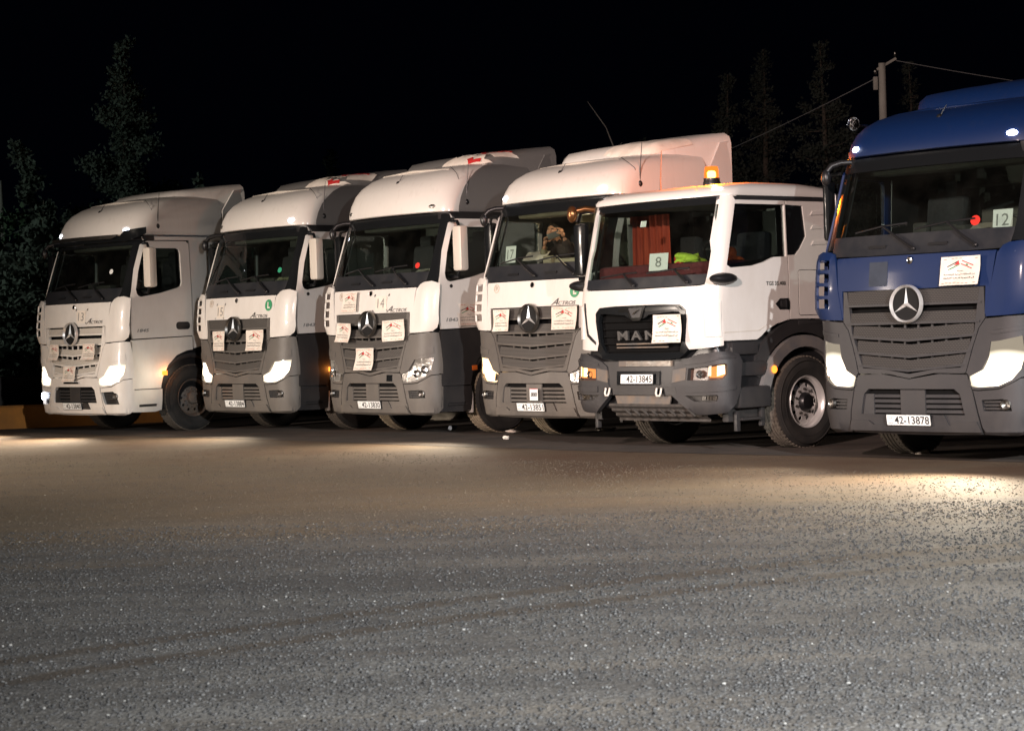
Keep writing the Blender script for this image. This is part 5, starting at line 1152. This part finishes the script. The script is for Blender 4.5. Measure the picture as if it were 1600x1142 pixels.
# ---------------------------------------------------------------- man in the lit cabin
SKIN = mat('skin', (.42, .20, .12), .55, noise=.15, scale=20); JACK = mat('dark_jacket', (.030, .018, .016), .85, bump=.5, bscale=14); SHIRT = mat('khaki_sleeve', (.22, .19, .12), .85, bump=.4, bscale=20); HAIR = mat('dark_hair', (.015, .011, .008), .8, bump=.6, bscale=90)
def skin_geo(chains, sub=2):
    """chains: list of [(point, radius) ...]; same point joins chains; returns verts and faces"""
    vs = []; rs = []; ed = []; key = {}
    for ch in chains:
        prev = None
        for p, r in ch:
            k = tuple(round(c, 4) for c in p)
            if k not in key: key[k] = len(vs); vs.append(p); rs.append(r)
            i = key[k]
            if prev is not None: ed.append((prev, i))
            prev = i
    me = bpy.data.meshes.new('sk'); me.from_pydata([tuple(v) for v in vs], ed, []); o = bpy.data.objects.new('sk', me); COL.objects.link(o)
    o.modifiers.new('s', 'SKIN'); sl = me.skin_vertices[0].data
    for i, r in enumerate(rs): sl[i].radius = (r, r) if not isinstance(r, tuple) else r; sl[i].use_root = (i == 0)
    m = o.modifiers.new('u', 'SUBSURF'); m.levels = m.render_levels = sub
    dg = bpy.context.evaluated_depsgraph_get(); e = bpy.data.meshes.new_from_object(o.evaluated_get(dg))
    r_ = ([tuple(v.co) for v in e.vertices], [tuple(p.vertices) for p in e.polygons]); bpy.data.objects.remove(o); return r_
def V(*a): return Vector(a)
pr = empty('person', tw('t17', (0, 0, 0)), -TP['t17'][1]); tag(pr, 'man in a dark jacket seated in the lit cabin, raising a phone with both hands', 'person')
pel, ab, ch, nk = V(-.56, 1.30, 2.10), V(-.54, 1.25, 2.24), V(-.50, 1.14, 2.44), V(-.55, 1.06, 2.565)
hd0, hd1, hd2 = V(-.575, 1.02, 2.64), V(-.585, .99, 2.71), V(-.585, 1.0, 2.78)
shR, elR, wrR = V(-.69, 1.13, 2.49), V(-.72, .92, 2.36), V(-.585, .83, 2.53)
shL, elL, wrL = V(-.31, 1.10, 2.49), V(-.17, .92, 2.42), V(-.17, .80, 2.62)
legs = [[(pel, .12), (V(-.46, 1.25, 2.08), .095), (V(-.42, .98, 2.09), .08), (V(-.42, .86, 2.02), .065), (V(-.42, .90, 1.72), .05), (V(-.42, .80, 1.50), .045)], [(pel, .12), (V(-.66, 1.25, 2.08), .095), (V(-.72, .98, 2.09), .08), (V(-.72, .86, 2.02), .065), (V(-.72, .90, 1.72), .05), (V(-.72, .80, 1.50), .045)]]
body = [[(pel, .12), (ab, .12), (ch, .12), (nk, .05), (hd0, .055), (hd1, .078), (hd2, .062)], [(ch, .12), (shR, .055), (elR, .042), (wrR, .026)], [(ch, .12), (shL, .055), (elL, .042), (wrL, .026)]]
mb = MB(); v_, f_ = skin_geo(body+legs); mb.add(v_, f_); BV, BF = v_, f_
fwd = V(.42, -.86, .08).normalized(); up = V(0, 0, 1); rt = fwd.cross(up).normalized()
hc = V(-.585, .985, 2.705)
def hp(a, b, c): return hc+rt*a+fwd*b+up*c
mb.ell(hp(0, .005, 0), (.072, .092, .108), 22, 16, M=Matrix((rt, fwd, up)).transposed())
v_, f_ = skin_geo([[(hp(0, .085, .025), .010), (hp(0, .108, -.01), .014), (hp(0, .095, -.022), .012)]], 1); mb.add(v_, f_)          # nose
v_, f_ = skin_geo([[(hp(-.022, .088, -.048), .007), (hp(0, .096, -.046), .009), (hp(.022, .088, -.048), .007)]], 1); mb.add(v_, f_)  # lips
for s in (1, -1):
    mb.ell(hp(s*.075, -.005, .0), (.012, .022, .032), 10, 8, M=Matrix((rt, fwd, up)).transposed())
def hand(wr, palm, fdir, nrm, side, curl):
    """palm, four unequal bent fingers and a thumb leaving the side of the palm"""
    out = []; fdir = fdir.normalized(); nrm = nrm.normalized(); sd = fdir.cross(nrm).normalized()
    out.append([(wr, .024), (wr.lerp(palm, .5), .028), (palm, .032)])
    for i, (ln, off) in enumerate(((.068, .028), (.078, .010), (.072, -.010), (.056, -.028))):
        b = palm+sd*off+fdir*.02; k1 = b+fdir*ln*.42+nrm*ln*.12*curl; k2 = k1+fdir*ln*.22+nrm*ln*.36*curl; k3 = k2-fdir*ln*.05+nrm*ln*.30*curl
        out.append([(palm+sd*off*.6, .014), (b, .0105), (k1, .0095), (k2, .0088), (k3, .0075)])
    t0 = palm+sd*.028-fdir*.02; out.append([(palm-fdir*.01, .02), (t0+sd*.012, .013), (t0+sd*.03+nrm*.02+fdir*.015, .011), (t0+sd*.03+nrm*.045+fdir*.03, .009)])
    return out
ph = V(-.335, .765, 2.655)
hR = hand(wrR, V(-.525, .795, 2.60), V(.45, -.15, .75), V(.8, -.1, -.4), 1, 1.0); hL = hand(wrL, V(-.185, .785, 2.69), V(-.35, -.1, .85), V(-.9, -.1, -.2), -1, 1.0)
for h in (hR, hL):
    for c in h: v_, f_ = skin_geo([c], 1); mb.add(v_, f_)
mb.build('body', SKIN, pr, 60)
def cloth(nm, m, grow, keepf):
    """garment that follows the body surface a little way off it"""
    bm = bmesh.new(); vv = [bm.verts.new(p) for p in BV]
    for f in BF:
        try: bm.faces.new([vv[i] for i in f])
        except ValueError: pass
    bmesh.ops.recalc_face_normals(bm, faces=bm.faces[:]); bm.normal_update(); bm.verts.index_update()
    nv = [v.co+v.normal*(grow+.005*math.sin(60*v.co.z+40*v.co.x)) for v in bm.verts]
    mb = MB(); mb.add(nv, [tuple(v.index for v in f.verts) for f in bm.faces if keepf(f.calc_center_median())]); bm.free(); return mb.build(nm, m, pr, 60)
def near(c, a, b): 
    t = max(0, min(1, (c-a).dot(b-a)/(b-a).length_squared)); return (c-a.lerp(b, t)).length, t
def isleg(c): return c.z < 2.13 and c.y < 1.22
def isarm(c): dR, tR = near(c, elR, wrR); dL, tL = near(c, elL, wrL); return dR < .07 and tR > .12 or dL < .07 and tL > .85
cloth('jacket', JACK, .020, lambda c: not isleg(c) and not isarm(c) and not (c.z > 2.60 and abs(c.x+.57) < .12))
cloth('sleeve', SHIRT, .014, lambda c: near(c, elR, wrR)[0] < .07 and .10 < near(c, elR, wrR)[1] < .86)
cloth('trousers', JACK, .016, isleg)
mb = MB(); n0 = 0; mb.ell(hp(0, -.014, .022), (.080, .094, .105), 24, 18, M=Matrix((rt, fwd, up)).transposed())
keep = []
for f in mb.f:
    c = sum((Vector(mb.v[i]) for i in f), Vector())/len(f)-hc; a, b, z = c.dot(rt), c.dot(fwd), c.dot(up)
    if z > .062 or (b < -.005 and z > -.05) or (b < .03 and z > .02): keep.append(f)
mb.f = keep; mb.m = [0]*len(keep); mb.build('hair', HAIR, pr, 60)
for s in (1, -1):
    mb = MB(); mb.ell(hp(s*.028, .080, .018), (.012, .006, .007), 10, 6, M=Matrix((rt, fwd, up)).transposed()); mb.build('eye', PAPERC, pr, 60)
    mb = MB(); mb.tube([hp(s*.014, .093, .034), hp(s*.03, .090, .040), hp(s*.046, .080, .034)], .0045, 6); mb.build('eyebrow', HAIR, pr, 60)
mb = MB(); mb.tube([wrL+V(-.02, 0, -.0), wrL+V(.0, -.0, .012)], .034, 16); 
po = empty('mobile_phone', tw('t17', ph), -TP['t17'][1]); tag(po, 'dark mobile phone held sideways by the man in the lit cabin', 'phone'); po.rotation_euler = (0.12, -.28, -TP['t17'][1]+.5)
mb = MB(); mb.box((0, 0, 0), (.165, .010, .080), .006); mb.build('phone_body', mat('phone_shell', (.10, .09, .08), .25), po)
mb = MB(); mb.lathe([(-.0085, .009), (-.0075, .0001)], (.06, 0, .02), 'Y', 16); mb.build('camera_lens', GLOSSB, po)
lamp('cabin_dome_light', 'POINT', (.1, .95, 2.93), None, 55, (1, .74, .45), .06, parent=T17)
mb = MB(); mb.box((.1, .95, 3.02), (.22, .10, .02), .008); mb.build('dome_light', emis('dome_on', (1, .8, .5), 3), T17)

# ---------------------------------------------------------------- litter on the ground
def bottle(loc, rz):
    o = empty('plastic_bottle', loc, rz); tag(o, 'clear plastic bottle lying between the trucks numbered 14 and 17', 'bottle')
    mb = MB(); mb.lathe([(-.11, .001), (-.11, .030), (-.10, .034), (-.03, .033), (.0, .034), (.04, .033), (.075, .02), (.09, .013), (.10, .013)], (0, 0, .034), 'X', 20); mb.build('bottle_body', mat('pet', (.45, .52, .6), .15, coat=.5), o, 50)
    mb = MB(); mb.lathe([(.098, .015), (.115, .015), (.116, .001)], (0, 0, .034), 'X', 16); mb.build('cap', mat('blue_cap', (.05, .15, .4), .4), o, 50)
bottle((-.89, 28.91, .004), 1.2)
crumple('dusty_rag', 'dusty cream rag lying behind the plastic bottle', 'rag', (-.93, 32.3, .004), (.42, .3, .22), mat('rag', (.40, .36, .29), .95, noise=.3, bump=.6, bscale=20), 11)
for i, (x, y, r, lab) in enumerate(((-.04, 27.73, .075, 'largest crumpled scrap, left of the truck numbered 17'), (1.32, 27.42, .08, 'torn white scrap left of the lorry front wheel'), (4.26, 20.88, .08, 'small bluish scrap in front of the blue truck'), (1.18, 27.5, .05, 'tiny scrap beside the torn white one'), (-.11, 26.07, .04, 'tiny scrap in front of the truck numbered 17'))):
    crumple('paper_scrap', lab, 'litter', (x, y, .004), (r, r*.7, .05 if r > .1 else .025), PAPER, 20+i, 'scraps of paper on the apron')
# air horn of the blue truck
mb = MB(); mb.lathe([(-.16, .072), (-.155, .066), (-.10, .040), (.0, .022), (.22, .015), (.24, .03), (.27, .001)], (0, 0, 0), 'Y', 24); mb.tube([(0, .20, 0), (.08, .22, -.03), (.22, .25, -.08)], .012, 8)
mb.build('air_horn', CHROME, TBL, 40, (-1.16, .86, 3.46), (0, 0, .15))

# ---------------------------------------------------------------- walls, posts, trees beyond the yard
ORG = mat('orange_concrete', (.42, .17, .03), .85, col2=(.30, .13, .035), scale=2.5, bump=.4, bscale=30)
mb = MB()
def wall_run(name, pts, h, t, m, label, cat, extra=0.0):
    mb = MB(); r = []
    for i, (x, y) in enumerate(pts):
        a = Vector(pts[max(0, i-1)]); b = Vector(pts[min(len(pts)-1, i+1)]); d = (b-a).normalized(); n = Vector((-d.y, d.x))*t/2
        r.append([(x-n.x, y-n.y, -.3), (x-n.x*.9, y-n.y*.9, h-.03), (x-n.x*.7, y-n.y*.7, h), (x+n.x*.7, y+n.y*.7, h), (x+n.x*.9, y+n.y*.9, h-.03), (x+n.x, y+n.y, -.3)])
    mb.loft(r, True, 0, True, True); o = mb.build(name, m, None, 35); tag(o, label, cat); return o
wall_run('concrete_barrier', [(-13, 33.9), (-10.5, 33.95), (-8.9, 34.05), (-8.15, 34.2), (-7.2, 34.5), (-6.2, 34.9)], .40, .35, ORG, 'orange painted concrete block at the left edge beside the all white truck', 'barrier')
wall_run('stone_wall', [(-30, 36.4), (-20, 36.5), (-10, 36.6), (-2, 37.5), (8, 40), (20, 44)], .86, .35, mat('dark_stone', (.06, .055, .05), .95, col2=(.025, .024, .022), scale=3, bump=.8, bscale=5), 'low dark stone wall behind the row of trucks under the trees', 'wall')
def pole(name, x, y, h, r, lean, label, m, arm=False):
    o = empty(name, (x, y, 0)); tag(o, label, 'pole')
    mb = MB(); mb.tube([(0, 0, -.3), (lean*.5, 0, h*.5), (lean, 0, h)], [r*1.3, r*1.1, r*.9], 12); mb.build('shaft', m, o, 50)
    if arm:
        mb = MB(); mb.box((lean+.10, 0, h-.02), (.50, .07, .06), .01, rot=(0, -.5, 0)); mb.box((lean-.16, 0, h-.45), (.10, .10, .30), .02); mb.build('crossarm', m, o)
        for dx, dz in ((.30, .14), (-.16, -.25), (-.16, -.55)): mb = MB(); mb.lathe([(0, .02), (.03, .045), (.06, .03), (.09, .04), (.12, .001)], (lean+dx, 0, h+dz), 'Z', 12); mb.build('insulator', DCHROME, o, 50)
PM = mat('weathered_pole', (.30, .28, .25), .9, noise=.4, scale=4, stretch=(1, 1, .3))
pole('utility_pole', 8.53, 45.0, 7.15, .09, .05, 'grey utility pole with a crossarm rising behind the blue truck', PM, True)
pole('thin_pole', -12.6, 50.0, 5.55, .06, -.12, 'thin pale pole at the far left above the bushes', PM)
def stake():
    mb = MB(); mb.tube([(0, 0, -.2), (.12, 0, 1.0), (.36, 0, 2.1)], [.07, .055, .035], 8); o = mb.build('tree_stake', PM, None, 50, (-9.05, 37.6, 0)); tag(o, 'pale leaning stake beside the bushes left of the all white truck', 'stake')
stake()
def cable(a, b, sag, lab):
    a, b = Vector(a), Vector(b); mb = MB(); mb.tube([a.lerp(b, i/24)-Vector((0, 0, sag*4*(i/24)*(1-i/24))) for i in range(25)], .008, 5); tag(mb.build('power_cable', mat('cable', (.2, .2, .2), .5), None, 50), lab, 'cable')
cable((8.5, 45, 6.85), (-2.0, 62, 4.2), .5, 'power cable sagging left from the utility pole past the dark trees'); cable((8.9, 45, 7.2), (26, 52, 6.2), .4, 'power cable running right from the utility pole above the blue truck')
BARK = mat('bark', (.09, .07, .055), .95, noise=.5, bump=.8, bscale=12)
LEAF = mat('needles', (.115, .14, .11), .8, col2=(.055, .07, .055), scale=1.2); LEAF2 = mat('dimmed_needles', (.040, .046, .037), .85, col2=(.018, .022, .017), scale=1.0); LEAF3 = mat('bush_leaves', (.10, .17, .09), .7, col2=(.040, .065, .038), scale=1.5)  # needles lightened for the lit left trees, darkened for the dim right ones
def tree(name, x, y, h, spread, seed, label, m, kind='conifer', lean=0.0, n=9000, z0=.06, leaf=.10, cat='tree', grp='trees behind the yard'):
    r = random.Random(seed); root = empty(name, (x, y, 0)); tag(root, label, cat, grp)
    tb = MB(); cb = MB()
    axis = lambda t: Vector((lean*t*t*h*.3+.12*math.sin(3*t+seed), .1*math.sin(2.3*t+seed*2), h*t))
    tb.tube([axis(t/10)-Vector((0, 0, .3 if t == 0 else 0)) for t in range(11)], [max(.015, .022*h*(1-t/10.5)) for t in range(11)], 10)
    tips = []
    nb = 58 if kind == 'conifer' else 34
    for i in range(nb):
        t = z0+(1-z0)*(i+r.random())/nb; t = min(t, .985); a = r.uniform(0, 2*PI)
        if kind == 'conifer': ln = spread*(1-t)**1.35*r.uniform(.55, 1.1)+.12; rise = r.uniform(.1, .6)
        else: ln = spread*(math.sin(PI*min(1, (t+.12)))**.6)*r.uniform(.5, 1.1); rise = r.uniform(-.1, .7)
        p0 = axis(t); d = Vector((math.cos(a), math.sin(a), rise*.6)).normalized()
        p1 = p0+d*ln*.5+Vector((0, 0, -.04*ln)); p2 = p0+d*ln+Vector((r.uniform(-.1, .1)*ln, 0, ln*(rise-.2)*.5))
        tb.tube([p0, p1, p2], [.006*h*(1-t)+.012, .012, .005], 5, cap=False); tips.append((p0, p1, p2, ln))
    tot = sum(q[3] for q in tips)
    for p0, p1, p2, ln in tips:
        for _ in range(max(20, int(n*ln/tot))):
            s = r.random()**.75; c = p0.lerp(p1, 2*s) if s < .5 else p1.lerp(p2, 2*s-1); sp = .05+.16*ln*(1-s*.6)
            # clumps leave gaps between them
            if math.sin(9*c.x+seed)*math.sin(8*c.z+2*seed)*math.sin(7*c.y) < -.30: continue
            c = c+Vector((r.gauss(0, sp), r.gauss(0, sp), r.gauss(0, sp*.8))); l = leaf*r.uniform(.5, 1.4)
            u = Vector((r.uniform(-1, 1), r.uniform(-1, 1), r.uniform(-.4, 1))).normalized(); w_ = u.orthogonal().normalized(); w_ = (Matrix.Rotation(r.uniform(0, 6.3), 3, u) @ w_)*l*.28
            cb.add([c-w_*.3, c+u*l*.5-w_, c+u*l, c+u*l*.5+w_], [(0, 1, 2, 3)])
    tb.build('trunk', BARK, root, 60); me = cb.build('crown', m, root, 0)
    return root
tree('cypress_tree', -9.45, 50, 9.0, 3.9, 3, 'tallest ragged conifer with a thin pointed top, behind the all white truck', LEAF, n=60000, leaf=.11)
tree('cypress_tree', -11.2, 49.0, 6.35, 2.0, 5, 'shorter conifer leaning left of the tallest one', LEAF, lean=-.5, n=20000, leaf=.14)
tree('bushy_tree', -13.2, 46.5, 5.3, 2.4, 8, 'round green bushy tree at the left edge', LEAF3, 'bush', n=26000, leaf=.16)
tree('bushy_tree', -10.2, 44, 4.6, 2.2, 9, 'dark bushy tree just left of the all white truck', LEAF, 'bush', n=26000, leaf=.16)
tree('bushy_tree', -7.2, 46, 5.2, 2.0, 12, 'dark bushy tree above the roof of the all white truck', LEAF, 'bush', n=24000, leaf=.16)
tree('pine_tree', 3.9, 56, 6.6, 2.6, 21, 'dim pointed conifer above the spoiler of the truck numbered 17', LEAF2, n=18200, leaf=.105)
tree('pine_tree', 6.0, 54, 8.1, 3.6, 23, 'dim broad conifer left of the two tallest dark ones', LEAF2, n=23400, leaf=.105)
tree('pine_tree', 7.1, 55, 8.9, 3.6, 24, 'dim tall conifer above the cab of the low-roofed lorry', LEAF2, n=23400, leaf=.105)
tree('pine_tree', 8.6, 54, 8.9, 4.2, 25, 'dim tall conifer just left of the utility pole', LEAF2, n=28600, leaf=.105)
tree('pine_tree', 11.9, 58, 8.8, 2.4, 26, 'dim slender conifer right of the utility pole', LEAF2, n=15600, leaf=.105)
tree('bare_sapling', -4.9, 55, 6.5, .9, 31, 'faint sapling above the gap between trucks 15 and 14', LEAF2, n=900, z0=.5)
# leafless twig against the sky
mb = MB(); mb.tube([(0, 0, 0), (-.15, 0, 2.5), (.1, 0, 4.9), (-.12, 0, 5.35), (-.35, 0, 6.0), (-.75, 0, 6.6)], [.05, .035, .022, .018, .013, .006], 6)
mb.tube([(.1, 0, 4.9), (.28, 0, 5.2)], .010, 5); mb.tube([(-.10, 0, 5.3), (-.26, 0, 5.33)], .006, 5); mb.tube([(-.15, 0, 5.5), (-.0, 0, 5.65)], .006, 5)
o = mb.build('bare_tree', PM, None, 50, (2.65, 45, -.1)); tag(o, 'leafless crooked stem rising above the truck numbered 17', 'tree')
